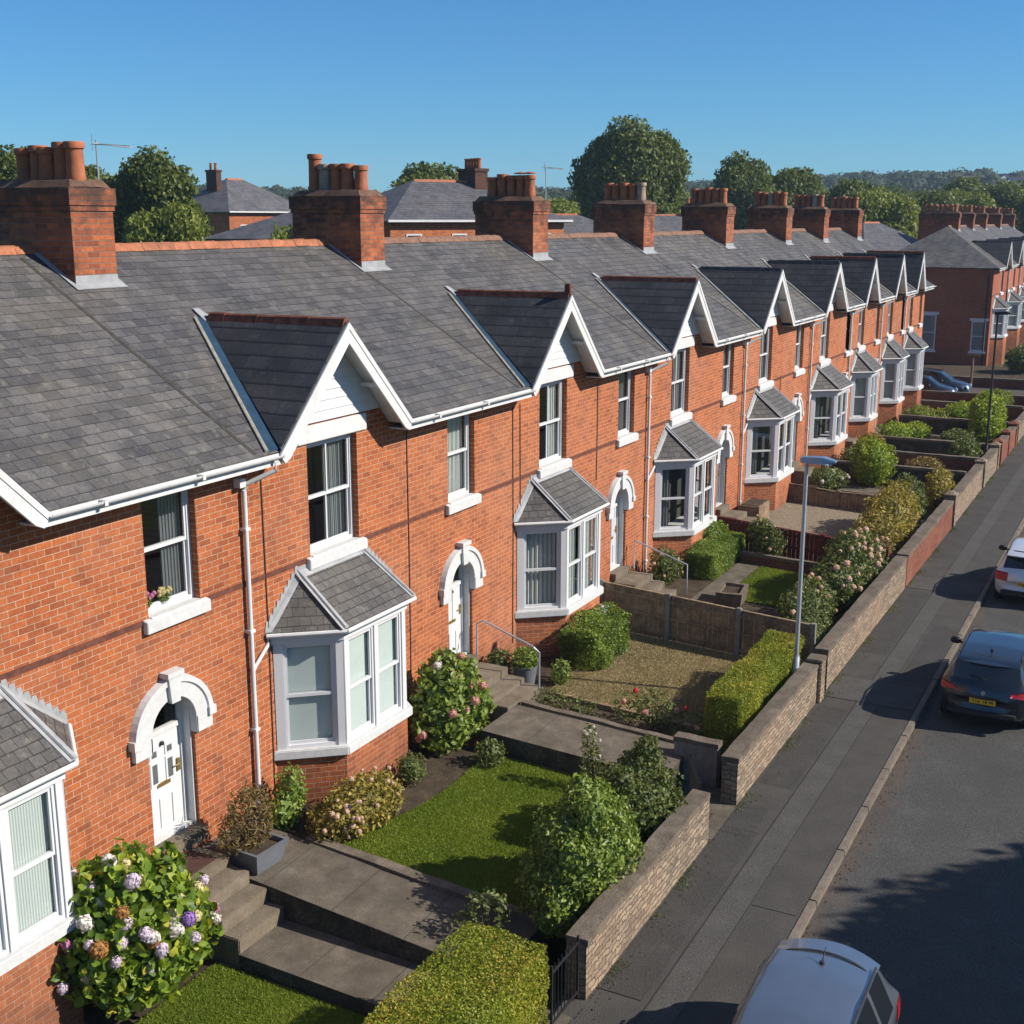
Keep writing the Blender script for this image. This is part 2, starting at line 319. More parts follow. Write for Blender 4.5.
M['render_white'] = m_plain('pale_render', (.6,.58,.54), .9, .1, 3.)
M['wood_far'] = m_ground('far_wood', [(.3,(.018,.035,.012)),(.55,(.035,.06,.018)),(.75,(.06,.085,.025))], .12, .9, .9)

L = {}
L['privet'] = m_leaf('privet_leaf', [(0,(.06,.085,.006)),(.4,(.13,.16,.012)),(.75,(.21,.215,.02)),(1,(.30,.19,.03))])
L['box'] = m_leaf('box_leaf', [(0,(.04,.065,.010)),(.5,(.085,.125,.016)),(.85,(.13,.175,.025)),(1,(.19,.21,.04))], .3, .5, 1.7)
L['green'] = m_leaf('shrub_leaf', [(0,(.035,.055,.010)),(.45,(.085,.12,.02)),(.85,(.14,.175,.035)),(1,(.24,.23,.06))], .3, .42, 1.9)
L['mid'] = m_leaf('mid_leaf', [(0,(.03,.05,.012)),(.5,(.075,.095,.025)),(.85,(.13,.14,.04)),(1,(.22,.19,.09))])
L['hyd'] = m_leaf('hydrangea_leaf', [(0,(.03,.06,.008)),(.4,(.085,.135,.014)),(.75,(.16,.21,.02)),(.93,(.27,.26,.03)),(1,(.36,.23,.04))], .35, .5, 1.6)
L['yel'] = m_leaf('variegated_leaf', [(0,(.06,.06,.012)),(.4,(.15,.13,.025)),(.75,(.26,.2,.04)),(1,(.36,.24,.09))])
L['dry'] = m_leaf('dry_leaf', [(0,(.07,.05,.02)),(.5,(.15,.10,.035)),(1,(.2,.17,.06))])
L['lime'] = m_leaf('lime_leaf', [(0,(.06,.10,.01)),(.5,(.15,.2,.018)),(1,(.26,.28,.03))])
L['tree'] = m_leaf('tree_leaf', [(0,(.025,.04,.008)),(.5,(.06,.08,.016)),(.85,(.10,.115,.024)),(1,(.15,.15,.035))], .35, .55, 1.7)
L['far'] = m_leaf('far_leaf', [(0,(.02,.034,.012)),(.5,(.036,.055,.018)),(.85,(.055,.075,.024)),(1,(.09,.095,.03))], .2, .7, 1.)
L['tree2'] = m_leaf('tree_leaf_light', [(0,(.04,.055,.010)),(.5,(.095,.115,.018)),(.85,(.15,.165,.03)),(1,(.2,.19,.04))], .35, .55, 1.8)
L['grass'] = m_leaf('grass_blade', [(0,(.05,.085,.004)),(.5,(.10,.14,.008)),(.85,(.145,.17,.014)),(1,(.24,.2,.05))], .25)
L['hay'] = m_leaf('dry_blade', [(0,(.09,.075,.03)),(.5,(.17,.13,.062)),(.8,(.25,.195,.10)),(.93,(.10,.115,.028)),(1,(.10,.12,.02))], .15)
PET = {}
for nm, c in dict(lilac=(.62,.52,.62), white=(.74,.68,.64), purple=(.35,.20,.52), pink=(.60,.24,.42), cream=(.62,.54,.28), rust=(.42,.20,.06), rose=(.62,.32,.26), red=(.6,.04,.05), peach=(.7,.5,.38)).items():
    PET[nm] = m_leaf('petal_'+nm, [(0,tuple(x*.7 for x in c)),(.6,c),(1,tuple(min(.85,x*1.25) for x in c))], .2, .8, 1.)

# ------------------------------------------------------------------ foliage
def npmesh(name, V, F, tint, mat):
    me = bpy.data.meshes.new(name); n = len(F); k = F.shape[1]
    me.vertices.add(len(V)); me.vertices.foreach_set('co', V.astype(np.float32).ravel())
    me.loops.add(n*k); me.loops.foreach_set('vertex_index', F.astype(np.int32).ravel())
    me.polygons.add(n); me.polygons.foreach_set('loop_start', np.arange(0, n*k, k, dtype=np.int32))
    me.update(calc_edges=True)
    a = me.attributes.new('tint', 'FLOAT', 'FACE'); a.data.foreach_set('value', tint.astype(np.float32))
    me.materials.append(mat); return me
def unit(a): return a/np.maximum(np.linalg.norm(a, axis=1, keepdims=True), 1e-9)
def leaf_mesh(name, P, Nn, size, mat, wide=.6, spread=.9, tint=None, up=.0):
    n = len(P); nn = unit(Nn + nrg.normal(0, spread, (n,3)) + np.array([0,0,up]))
    t = unit(np.cross(nn, nrg.normal(0,1,(n,3)))); b = np.cross(nn, t)
    s = size*nrg.uniform(.6, 1.3, (n,1))
    if tint is None: tint = np.clip(nrg.beta(2.2, 2.2, n), 0, 1)
    if size >= .07 and size < .2:
        h = nn*s*.10; w_ = b*s*wide*.5
        V = np.stack([P - t*s*.5, P - t*s*.22 + w_*.86 + h, P + t*s*.16 + w_*.8 + h, P + t*s*.5 - nn*s*.06, P + t*s*.16 - w_*.8 + h, P - t*s*.22 - w_*.86 + h], 1).reshape(-1,3)
        k = np.arange(n)[:,None]*6
        return npmesh(name, V, np.concatenate([k+np.array([0,1,2,3]), k+np.array([0,3,4,5])]), np.concatenate([tint,tint]), mat)
    V = np.stack([P - t*s*.5, P + b*s*wide*.5 + nn*s*.08, P + t*s*.5, P - b*s*wide*.5 + nn*s*.08], 1).reshape(-1,3)
    F = np.arange(4*n).reshape(-1,4)
    if tint is None: tint = np.clip(nrg.beta(2.2, 2.2, n), 0, 1)
    return npmesh(name, V, F, tint, mat)
def blob_points(blobs, n, shell=(.72,1.06)):
    """points through the outer volume of overlapping ellipsoids: (cx,cy,cz,rx,ry,rz)"""
    B = np.array(blobs, float); w = (B[:,3]*B[:,4]+B[:,4]*B[:,5]+B[:,3]*B[:,5]); w = w/w.sum()
    P = []; Q = []; got = 0
    while got < n:
        i = nrg.choice(len(B), n, p=w); d = unit(nrg.normal(0,1,(n,3)))
        r = nrg.uniform(shell[0], shell[1], (n,1))
        lump = 1 + .10*np.sin(d[:,0:1]*7 + i[:,None]*2.1)*np.sin(d[:,1:2]*6 + i[:,None]) + .06*np.sin(d[:,2:3]*13 + i[:,None])
        p = B[i,:3] + d*B[i,3:6]*r*lump; keep = np.ones(n, bool)
        for j in range(len(B)):
            q = (((p - B[j,:3])/B[j,3:6])**2).sum(1); keep &= (q > .55) | (i == j)
        P.append(p[keep]); Q.append(unit(d/B[i,3:6])[keep]); got += keep.sum()
    return np.concatenate(P)[:n], np.concatenate(Q)[:n]
def core_obj(name, blobs, k, mat, parent, seed=0):
    from mathutils import noise
    bm = bmesh.new()
    for c in blobs:
        r = bmesh.ops.create_icosphere(bm, subdivisions=2, radius=1.)
        for v in r['verts']:
            f = k*(1 + .25*noise.noise(v.co*2.3 + Vector((seed+c[0],c[1],0))))
            v.co = Vector((c[0]+v.co.x*c[3]*f, c[1]+v.co.y*c[4]*f, c[2]+v.co.z*c[5]*f))
    me = bpy.data.meshes.new(name); bm.to_mesh(me); bm.free(); me.materials.append(mat)
    a = me.attributes.new('tint', 'FLOAT', 'FACE'); a.data.foreach_set('value', nrg.uniform(.1,.6,len(me.polygons)))
    return me
def merged(name, meshes, mat):
    """one mesh out of several (leaves plus the dense inside of a plant)"""
    bm = bmesh.new()
    for m in meshes: bm.from_mesh(m)
    me = bpy.data.meshes.new(name); bm.to_mesh(me); bm.free(); me.materials.append(mat)
    for m in meshes: bpy.data.meshes.remove(m)
    return me
def stems_mesh(base, blobs, n, r, mat):
    mb = MB()
    for i in range(n):
        b = blobs[i % len(blobs)]; a = rng.uniform(0, 6.28); q = rng.uniform(.2,.8)
        e = (b[0]+math.cos(a)*b[3]*.5*q, b[1]+math.sin(a)*b[4]*.5*q, b[2]+b[5]*rng.uniform(.1,.6))
        s = (base[0]+math.cos(a)*.08, base[1]+math.sin(a)*.08, base[2])
        mid = tuple((s[k]+e[k])/2 + rng.uniform(-.05,.05) for k in range(3))
        mb.tube([s, mid, e], r, 5, r2=r*.3)
    return mb
def shrub(name, label, cat, loc, blobs, n, size, leaf, group=None, stems=7, flowers=None, core=.72, wide=.6, fl_r=.07, fl_part='flower_head', shell=(.72,1.06), spread=.9):
    t = thing(name, label, cat, loc, 0, group)
    P, Q = blob_points(blobs, n, shell)
    ms = [leaf_mesh('f', P, Q, size, leaf, wide, spread)]
    if core: ms.append(core_obj('c', blobs, core, leaf, None, loc[0]))
    link('foliage', merged('foliage', ms, leaf), t)
    if stems: stems_mesh((0,0,-.02), blobs, stems, .018, None).build('stem', M['bark'], t)
    for cname, cnt in (flowers or []):
        me = bloom(cname, fl_r); F, G = blob_points(blobs, cnt*8, (1.0,1.05)); k = 0
        for p, g in zip(F, G):
            if g[2] < -.25 or (g[1] > .35): continue
            o = link(fl_part, me, t); o.location = tuple(p + g*.03); sc = rng.uniform(.65,1.15); o.scale = (sc,sc,sc*.9)
            o.rotation_euler = (rng.uniform(0,3),rng.uniform(0,3),0); k += 1
            if k >= cnt: break
    return t
BL = {}
def bloom(cname, r):
    key = (cname, round(r,3))
    if key not in BL:
        d = unit(nrg.normal(0,1,(150,3)))
        a = leaf_mesh('p', d*r*nrg.uniform(.85,1.05,(150,1)), d, r*.42, PET[cname], .9, .35)
        b = core_obj('c', [(0,0,0,r,r,r)], .86, PET[cname], None)
        BL[key] = merged('bloom_'+cname, [a,b], PET[cname])
    return BL[key]
def hedge(name, label, x0, x1, y0, y1, z0, z1, leaf, dens=1500, size=.045, group=None, lump=.02):
    """clipped box of leaves"""
    t = thing(name, label, 'hedge', ((x0+x1)/2,(y0+y1)/2,z0), 0, group)
    dx, dy, dz = x1-x0, y1-y0, z1-z0
    areas = [dx*dy, dx*dz, dx*dz, dy*dz, dy*dz]; n = int(sum(areas)*dens)
    i = nrg.choice(5, n, p=np.array(areas)/sum(areas)); a = nrg.uniform(0,1,n); b = nrg.uniform(0,1,n); dpt = np.abs(nrg.normal(0,.05,n)) - .02
    P = np.zeros((n,3)); Q = np.zeros((n,3))
    for f, (nx,ny,nz) in enumerate([(0,0,1),(0,-1,0),(0,1,0),(-1,0,0),(1,0,0)]):
        m = i == f; Q[m] = (nx,ny,nz)
        if nz: P[m] = np.stack([a[m]*dx, b[m]*dy, np.full(m.sum(), dz)], 1)
        elif ny: P[m] = np.stack([a[m]*dx, np.full(m.sum(), dy if ny > 0 else 0), b[m]*dz], 1)
        else: P[m] = np.stack([np.full(m.sum(), dx if nx > 0 else 0), a[m]*dy, b[m]*dz], 1)
    P -= Q*dpt[:,None]
    P += Q*(lump*(np.sin(P[:,0]*5.1+P[:,2]*4)+np.sin(P[:,1]*6.3+P[:,0]*2.2)+np.sin(P[:,2]*7+P[:,1]*3)))[:,None]
    # round the clipped corners a little
    c = np.array([dx/2,dy/2,dz/2]); e = np.abs(P-c)/c; k = np.clip(np.sort(e,1)[:,1]-.9, 0, 1)[:,None]
    P = c + (P-c)*(1-.10*k)
    P += np.array([-dx/2,-dy/2,0])
    bm = bmesh.new(); r = bmesh.ops.create_cube(bm, size=1.)
    for v in r['verts']: v.co = Vector((v.co.x*(dx-.24), v.co.y*(dy-.24), (v.co.z+.5)*(dz-.12)))
    me = bpy.data.meshes.new('c'); bm.to_mesh(me); bm.free(); me.materials.append(leaf)
    at = me.attributes.new('tint','FLOAT','FACE'); at.data.foreach_set('value', [.2]*len(me.polygons))
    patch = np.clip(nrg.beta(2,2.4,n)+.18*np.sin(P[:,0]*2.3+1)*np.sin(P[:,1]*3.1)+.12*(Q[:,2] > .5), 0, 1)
    link('foliage', merged('foliage', [leaf_mesh('f', P, Q, size, leaf, .6, .75, patch), me], leaf), t)
    stems_mesh((0,0,-.03), [(dx*(j/5-.4),0,dz*.5,.3,.2,.4) for j in range(5)], 6, .02, None).build('stem', M['bark'], t)
    return t
def blades(name, poly_fn, n, h, mat, area):
    """grass blades over a sheet: poly_fn(u,v) -> xyz"""
    u = nrg.uniform(0,1,n); v = nrg.uniform(0,1,n); P = poly_fn(u,v)
    d = unit(np.stack([nrg.normal(0,.45,n), nrg.normal(0,.45,n), np.ones(n)],1)); s = unit(np.cross(d, nrg.normal(0,1,(n,3))))
    hh = h*nrg.uniform(.5,1.4,(n,1)); w = .008
    V = np.stack([P - s*w, P + s*w, P + d*hh], 1).reshape(-1,3)
    tint = np.clip(nrg.beta(2,2,n)*.7 + .3*(.5+.5*np.sin(P[:,0]*2.1)*np.sin(P[:,1]*2.7+1)), 0, 1)
    return link(name, npmesh(name, V, np.arange(3*n).reshape(-1,3), tint, mat))

# ------------------------------------------------------------------ terrace houses
WALL_D = .34; ZE = 6.87; SL = .612; YE = -.42; YR = 4.6; ZAP = 8.68
ZR = ZE + SL*(YR+.35)
def zroof(y): return ZE + SL*(y+.35)
def wall_holes(mb, x0, x1, z0, z1, holes, yf, yb):
    xs = sorted({x0,x1} | {h[0] for h in holes} | {h[1] for h in holes}); zs = sorted({z0,z1} | {h[2] for h in holes} | {h[3] for h in holes})
    for a, b in zip(xs, xs[1:]):
        for c, d in zip(zs, zs[1:]):
            mx, mz = (a+b)/2, (c+d)/2
            if any(h[0] < mx < h[1] and h[2] < mz < h[3] for h in holes): continue
            mb.quad((a,yf,c),(b,yf,c),(b,yf,d),(a,yf,d)); mb.quad((b,yb,c),(a,yb,c),(a,yb,d),(b,yb,d))
    for a, b, c, d in holes:
        mb.quad((a,yf,c),(a,yf,d),(a,yb,d),(a,yb,c)); mb.quad((b,yf,d),(b,yf,c),(b,yb,c),(b,yb,d))
        mb.quad((a,yf,d),(b,yf,d),(b,yb,d),(a,yb,d)); mb.quad((b,yf,c),(a,yf,c),(a,yb,c),(b,yb,c))
    mb.quad((x0,yf,z1),(x1,yf,z1),(x1,yb,z1),(x0,yb,z1))
    for x in (x0,x1): mb.quad((x,yf,z0),(x,yf,z1),(x,yb,z1),(x,yb,z0))
def sash(fr, pn, o, u, n, w, z0, z1, mull=True, f=.06, d=.09, mid=.5):
    """sliding sash in the frame (o,u,n): outer frame, upper sash proud of the lower, bars; panes go to pn"""
    B = lambda *a: fr.obox(o, u, n, *a)
    B(0,f,-d,0,z0,z1); B(w-f,w,-d,0,z0,z1); B(f,w-f,-d,0,z0,z0+f*1.1); B(f,w-f,-d,0,z1-f,z1)
    zm = z0 + (z1-z0)*mid; s = .04
    for (za, zb, q) in ((zm-.03, z1-f, -.02), (z0+f*1.1, zm+.03, -.05)):
        B(f,f+s,q-.035,q,za,zb); B(w-f-s,w-f,q-.035,q,za,zb); B(f+s,w-f-s,q-.035,q,za,za+.055); B(f+s,w-f-s,q-.035,q,zb-.04,zb)
        if mull: B(w/2-.017,w/2+.017,q-.03,q-.004,za+.055,zb-.04)
        P = lambda a, z: (o[0]+u[0]*a+n[0]*(q-.018), o[1]+u[1]*a+n[1]*(q-.018), z)
        pn.quad(P(f+s,za+.05),P(w-f-s,za+.05),P(w-f-s,zb-.035),P(f+s,zb-.035))
def drape(o, u, n, a0, a1, b, z0, z1, waves=7, amp=.03):
    mb = MB(); k = waves*4; vs = []
    for i in range(k+1):
        a = a0+(a1-a0)*i/k; q = b + amp*math.sin(i/k*waves*6.283)
        for z in (z0,z1): vs.append((o[0]+u[0]*a+n[0]*q, o[1]+u[1]*a+n[1]*q, z))
    mb.add(vs, [[2*i,2*i+2,2*i+3,2*i+1] for i in range(k)]); return mb
def window(house, x0, x1, z0, z1, mull, style, sill=True, lintel=False, y=.12):
    fr, pn = MB(), MB(); sash(fr, pn, (x0+.004,y), (1,0), (0,-1), x1-x0-.008, z0+.004, z1-.004, mull)
    w = fr.build('window', M['upvc'], house); pn.build('pane', M['glass'], w)
    if sill:
        s = MB(); s.slab([(x0-.13,-.1,z0-.21),(x1+.13,-.1,z0-.21),(x1+.13,-.1,z0-.03),(x0-.13,-.1,z0-.03)], .098, (0,1,0))
        s.slab([(x0-.13,-.1,z0-.03),(x1+.13,-.1,z0-.03),(x1+.13,-.002,z0+.0),(x0-.13,-.002,z0+.0)], .02, (0,0,-1))
        s.box(x0+.003,x1-.003,-.06,.118,z0-.2,z0+.008)
        bevel(s.build('sill', M['white_old'], w), .012)
    if lintel:
        s = MB(); s.box(x0-.28,x1+.28,-.045,.01,z1+.02,z1+.32); bevel(s.build('lintel', M['white'], w), .012)
    o, u, n = (x0,y+.16), (1,0), (0,-1); W = x1-x0
    if style == 'side': drape(o,u,n,W*.55,W*.98,0,z0,z1).build('curtain', M['curtain_grey'], w)
    elif style == 'full': drape(o,u,n,.02,W-.02,0,z0,z1,12).build('curtain', M['curtain'], w)
    elif style == 'pair':
        drape(o,u,n,.02,W*.34,0,z0,z1,5).build('curtain', M['curtain'], w); drape(o,u,n,W*.66,W-.02,0,z0,z1,5).build('curtain', M['curtain'], w)
    elif style == 'half': drape(o,u,n,W*.5,W-.02,0,z0,z1,8).build('curtain', M['curtain'], w)
    return w
def bay(house, A, s, gz, style, drainpipe):
    X = lambda q: A + q*s
    yb = -.9 if s > .8 else -.9*max(s,.85)
    pl = [(X(-1.9),0),(X(-1.12),yb),(X(.82),yb),(X(1.6),0)]
    def ring(mb, z0, z1, e=0.):
        q = [(pl[0][0]-e,.0),(pl[1][0]-e*.6,pl[1][1]-e),(pl[2][0]+e*.6,pl[2][1]-e),(pl[3][0]+e,.0)]
        q = [(q[0][0],-.002)] + q[1:3] + [(q[3][0],-.002)]
        mb.add([(x,y,z) for z in (z0,z1) for x,y in q], [[0,1,5,4],[1,2,6,5],[2,3,7,6],[3,0,4,7],[3,2,1,0],[4,5,6,7]])
    b = MB(); ring(b, -.7, 1.43); b.build('bay_base', M['brick'], house)
    sl = MB(); ring(sl, 1.432, 1.6, .09); bevel(sl.build('bay_sill', M['white_old'], house), .018)
    fr = MB(); panes = []; blinds = []
    ring(fr, 3.5, 3.70, .03)
    dirs = []
    for i in range(3):
        p, q = pl[i], pl[i+1]; L_ = math.hypot(q[0]-p[0], q[1]-p[1]); u = ((q[0]-p[0])/L_, (q[1]-p[1])/L_); n = (u[1], -u[0]); dirs.append((p,u,n,L_))
    for i, (p,u,n,L_) in enumerate(dirs):
        post = .13
        for a in ((.02,post),(L_-post,L_-.02)) if i == 1 else (((.02,post+.05),(L_-post,L_-.01)) if i == 0 else ((.01,post),(L_-post-.05,L_-.02))):
            fr.obox(p,u,n,a[0],a[1],-.12,.004 if i == 1 else .002,1.6,3.5)
        spans = [(post,L_/2-.05),(L_/2+.05,L_-post)] if i == 1 else [(post+.03,L_-post-.0)]
        if i == 1: fr.obox(p,u,n,L_/2-.05,L_/2+.05,-.12,.006,1.6,3.5)
        for a0, a1 in spans:
            pn = MB(); o = (p[0]+u[0]*a0-n[0]*.02, p[1]+u[1]*a0-n[1]*.02); sash(fr, pn, o, u, n, a1-a0, 1.602, 3.498, False, .05); panes.append(pn)
            if style == 'blind' or style == 'roller':
                bl = MB(); oo = (o[0]-n[0]*.11, o[1]-n[1]*.11); q0 = 0 if i == 1 else .0
                bl.quad(*[(oo[0]+u[0]*a, oo[1]+u[1]*a, z) for a, z in ((.02,1.66),(a1-a0-.02,1.66),(a1-a0-.02,3.48),(.02,3.48))]); blinds.append((bl, M['blind'] if style == 'blind' else M['blind_flat']))
            elif style == 'net':
                blinds.append((drape(o,u,n,.03,a1-a0-.03,-.17,1.65,3.48,8), M['curtain']))
            elif style == 'pair':
                blinds.append((drape(o,u,n,.02,(a1-a0)*.4,-.17,1.65,3.48,4), M['curtain_grey']))
    bi = MB(); bi.quad((pl[0][0]+.04,-.012,1.61),(pl[3][0]-.04,-.012,1.61),(pl[3][0]-.04,-.012,3.49),(pl[0][0]+.04,-.012,3.49)); bi.build('interior', M['dark'], house)  # dark sheet across the bay mouth, painted as the unlit room behind
    w = fr.build('bay_window', M['upvc'], house)
    for pn in panes: pn.build('pane', M['glass'], w)
    for bl, m in blinds: bl.build('blind', m, w)
    # hipped roof with lead hips
    e = .13; z0, z1 = 3.74, 4.58
    E = [(X(-1.9)-e*1.2,0,z0),(pl[1][0]-e*.7,yb-e,z0),(pl[2][0]+e*.7,yb-e,z0),(X(1.6)+e*1.2,0,z0)]; T = [(X(-1.13),-.004,z1),(X(.75),-.004,z1)]
    rf = MB(); rf.slab([E[0],E[1],T[0]], .05, (0,0,-1)); rf.slab([E[1],E[2],T[1],T[0]], .05, (0,0,-1)); rf.slab([E[2],E[3],T[1]], .05, (0,0,-1))
    rr = rf.build('bay_roof', M['slate_bay'], house)
    ld = MB()
    def strip(a, b, w, dz=.02):
        a, b = Vector(a), Vector(b); d = (b-a).normalized(); sd = d.cross(Vector((0,0,1))).normalized()*w; up = Vector((0,0,dz))
        ld.slab([a-sd+up*.3, a+sd+up*.3, b+sd+up*.3, b-sd+up*.3], .012); ld.tube([a+up, (a+b)/2+up, b+up], .028, 6)
    for a, b in ((E[1],T[0]),(E[2],T[1])): strip(a, b, .085)
    ld.slab([(T[0][0]-.1,-.13,z1-.105),(T[1][0]+.1,-.13,z1-.105),(T[1][0]+.06,-.012,z1+.012),(T[0][0]-.06,-.012,z1+.012)], .012)
    ld.box(T[0][0],T[1][0],-.016,-.003,z1,z1+.07)
    # stepped flashing up the wall
    for a, b in ((E[0],T[0]),(E[3],T[1])):
        k = 9
        for i in range(k):
            t0, t1 = i/k, (i+1)/k; xa, xb = a[0]+(b[0]-a[0])*t0, a[0]+(b[0]-a[0])*t1; za, zb = a[2]+(b[2]-a[2])*t0, a[2]+(b[2]-a[2])*t1
            ld.add([(xa,-.014,za-.02),(xb,-.014,zb-.02),(xb,-.014,zb+.10),(xb-(xb-xa)*.7,-.014,zb+.10),(xa,-.014,za+.055)],[[0,1,2,3,4]])
        sgn = 1 if b[0] > a[0] else -1
        ld.slab([Vector(a)+Vector((0,-.014,.015)), Vector(a)+Vector((sgn*.1,-.09,.02)), Vector(b)+Vector((0,-.10,-.055)), Vector(b)+Vector((0,-.014,.015))], .01, (0,0,-1))
    ld.build('flashing', M['lead'], rr)
    gt = MB(); P3 = [Vector(E[i])+Vector((0,-.03,-.045)) for i in range(4)]; P3[0].y = P3[3].y = -.03
    gt.tube([P3[0],P3[1]], .038, 8); gt.tube([P3[1],P3[2]], .038, 8); gt.tube([P3[2],P3[3]], .038, 8); gt.build('gutter', M['white'], rr)
    if drainpipe is not None:
        d = MB(); d.tube([P3[0]+Vector((.05,-.01,-.02)), P3[0]+Vector((.02,.0,-.16)), (drainpipe+.05,-.07,3.28), (drainpipe,-.07,3.2)], .033, 8); d.build('drain_arm', M['white'], rr)
def front_door(house, dc, zd, style, s=1.):
    hw = .5; mat = {'panel': M['door_white'], 'white': M['door_white'], 'grey': M['door_grey'], 'dark': M['door_dark']}[style]
    y = .22; fr = MB(); zt = 2.80
    # white lining of the recess, frame, transom
    for sx in (-1,1): fr.box(*sorted((dc+sx*(hw-.004), dc+sx*(hw-.035))), .06, y+.06, zd, 3.45); fr.box(*sorted((dc+sx*(hw-.035), dc+sx*(hw-.1))), y-.02, y+.06, zd, 3.45)
    fr.box(dc-hw+.1,dc+hw-.1,y-.02,y+.06,zt,zt+.08); fr.box(dc-hw+.004,dc+hw-.004,y-.12,y+.06,zd,zd+.05)
    f = fr.build('door_frame', M['white'], house)
    pn = MB(); pn.quad((dc-hw+.1,y+.03,zt+.08),(dc+hw-.1,y+.03,zt+.08),(dc+hw-.1,y+.03,3.45),(dc-hw+.1,y+.03,3.45)); pn.build('fanlight', M['glass'], f)
    d = MB(); x0, x1 = dc-hw+.1, dc+hw-.1; W = x1-x0; z0 = zd+.05; H = zt-z0
    d.box(x0,x1,y+.01,y+.055,z0,zt)
    def panel(a0,a1,b0,b1):
        d.slab([(x0+W*a0,y-.006,z0+H*b0),(x0+W*a1,y-.006,z0+H*b0),(x0+W*a1,y-.006,z0+H*b1),(x0+W*a0,y-.006,z0+H*b1)], .016, (0,1,0))
    for (a0,a1) in ((.14,.3),(.36,.64),(.70,.86)): panel(a0,a1,.06,.36)
    if style == 'panel':
        for (a0,a1) in ((.17,.40),(.58,.81)): panel(a0,a1,.50,.75); panel(a0,a1,.77,.88)
    if style != 'panel':
        for (a0,a1) in ((.14,.46),(.54,.86)): panel(a0,a1,.52,.93)
    lf = d.build('door', mat, house); bevel(lf, .006, 1)
    if style == 'panel':
        for (a0,a1) in ((.22,.35),(.63,.76)):
            for (b0,b1) in ((.53,.72),(.79,.85)): g = MB(); g.box(x0+W*a0,x0+W*a1,y-.010,y+.009,z0+H*b0,z0+H*b1); g.build('pane', M['door_pane'], lf)
    h = MB(); h.box(x1-.1,x1-.055,y-.03,y+.012,z0+.9,z0+1.1); h.tube([(x1-.08,y-.05,z0+1.02),(x1-.2,y-.055,z0+1.02)], .012, 6); h.build('handle', M['brass'], lf)
    l = MB(); l.box(dc-.13,dc+.13,y-.018,y+.012,z0+.78,z0+.84); l.build('letterbox', M['brass'], lf)
    k = MB(); k.lathe([(.0,-.04),(.03,-.035),(.035,.0),(.02,.02),(0,.03)], (dc,y-.02,z0+1.48), 8); k.build('knocker', M['plastic'], lf)
    # arched surround: ring on stilted imposts, keystone, moulded edge
    a = MB(); n = 22; zc = 2.95; ro, ri = .83, .475
    pts_o = [(dc-ro*math.cos(math.pi*i/n), zc+ro*.94*math.sin(math.pi*i/n)) for i in range(n+1)]; pts_i = [(dc-ri*math.cos(math.pi*i/n), zc+ri*math.sin(math.pi*i/n)) for i in range(n+1)]
    for (ya, yb, po, pi_) in ((-.085,.2,pts_o,pts_i),):
        for i in range(n):
            o0,o1,i0,i1 = po[i],po[i+1],pi_[i],pi_[i+1]
            a.add([(p[0],yy,p[1]) for yy in (ya,yb) for p in (o0,o1,i1,i0)], [[0,1,2,3],[0,4,5,1],[3,2,6,7],[4,7,6,5]])
    for sx in (-1,1):
        a.box(*sorted((dc+sx*ri, dc+sx*ro)), -.085, -.002, zc-.26, zc+.0)
        a.box(*sorted((dc+sx*ri*1.01, dc+sx*(hw+.002))), -.085, .2, zc-.26, zc+.0)
        a.box(*sorted((dc+sx*(ro-.10), dc+sx*(ro+.05))), -.13, -.002, zc-.06, zc+.08)
    for i in range(n):                       # hood mould
        t0, t1 = math.pi*i/n, math.pi*(i+1)/n; P = lambda t, r, yy: (dc-r*math.cos(t), yy, zc+r*.94*math.sin(t))
        a.add([P(t0,.84,-.115),P(t1,.84,-.115),P(t1,.75,-.115),P(t0,.75,-.115),P(t0,.86,-.002),P(t1,.86,-.002),P(t1,.73,-.086),P(t0,.73,-.086)], [[0,1,2,3],[0,4,5,1],[3,2,6,7]])
    a.slab([(dc-.09,-.15,zc+.42),(dc+.09,-.15,zc+.42),(dc+.13,-.15,zc+.85),(dc-.13,-.15,zc+.85)], .16, (0,1,0))
    a.box(dc-.17,dc+.17,-.18,-.002,zc+.83,zc+.91)
    a.build('door_surround', M['white_old'], house)
    st = MB(); st.box(dc-hw+.004,dc+hw-.004,-.16,.23,zd-.2,zd+.012); bevel(st.build('doorstep', M['step'], house), .012)
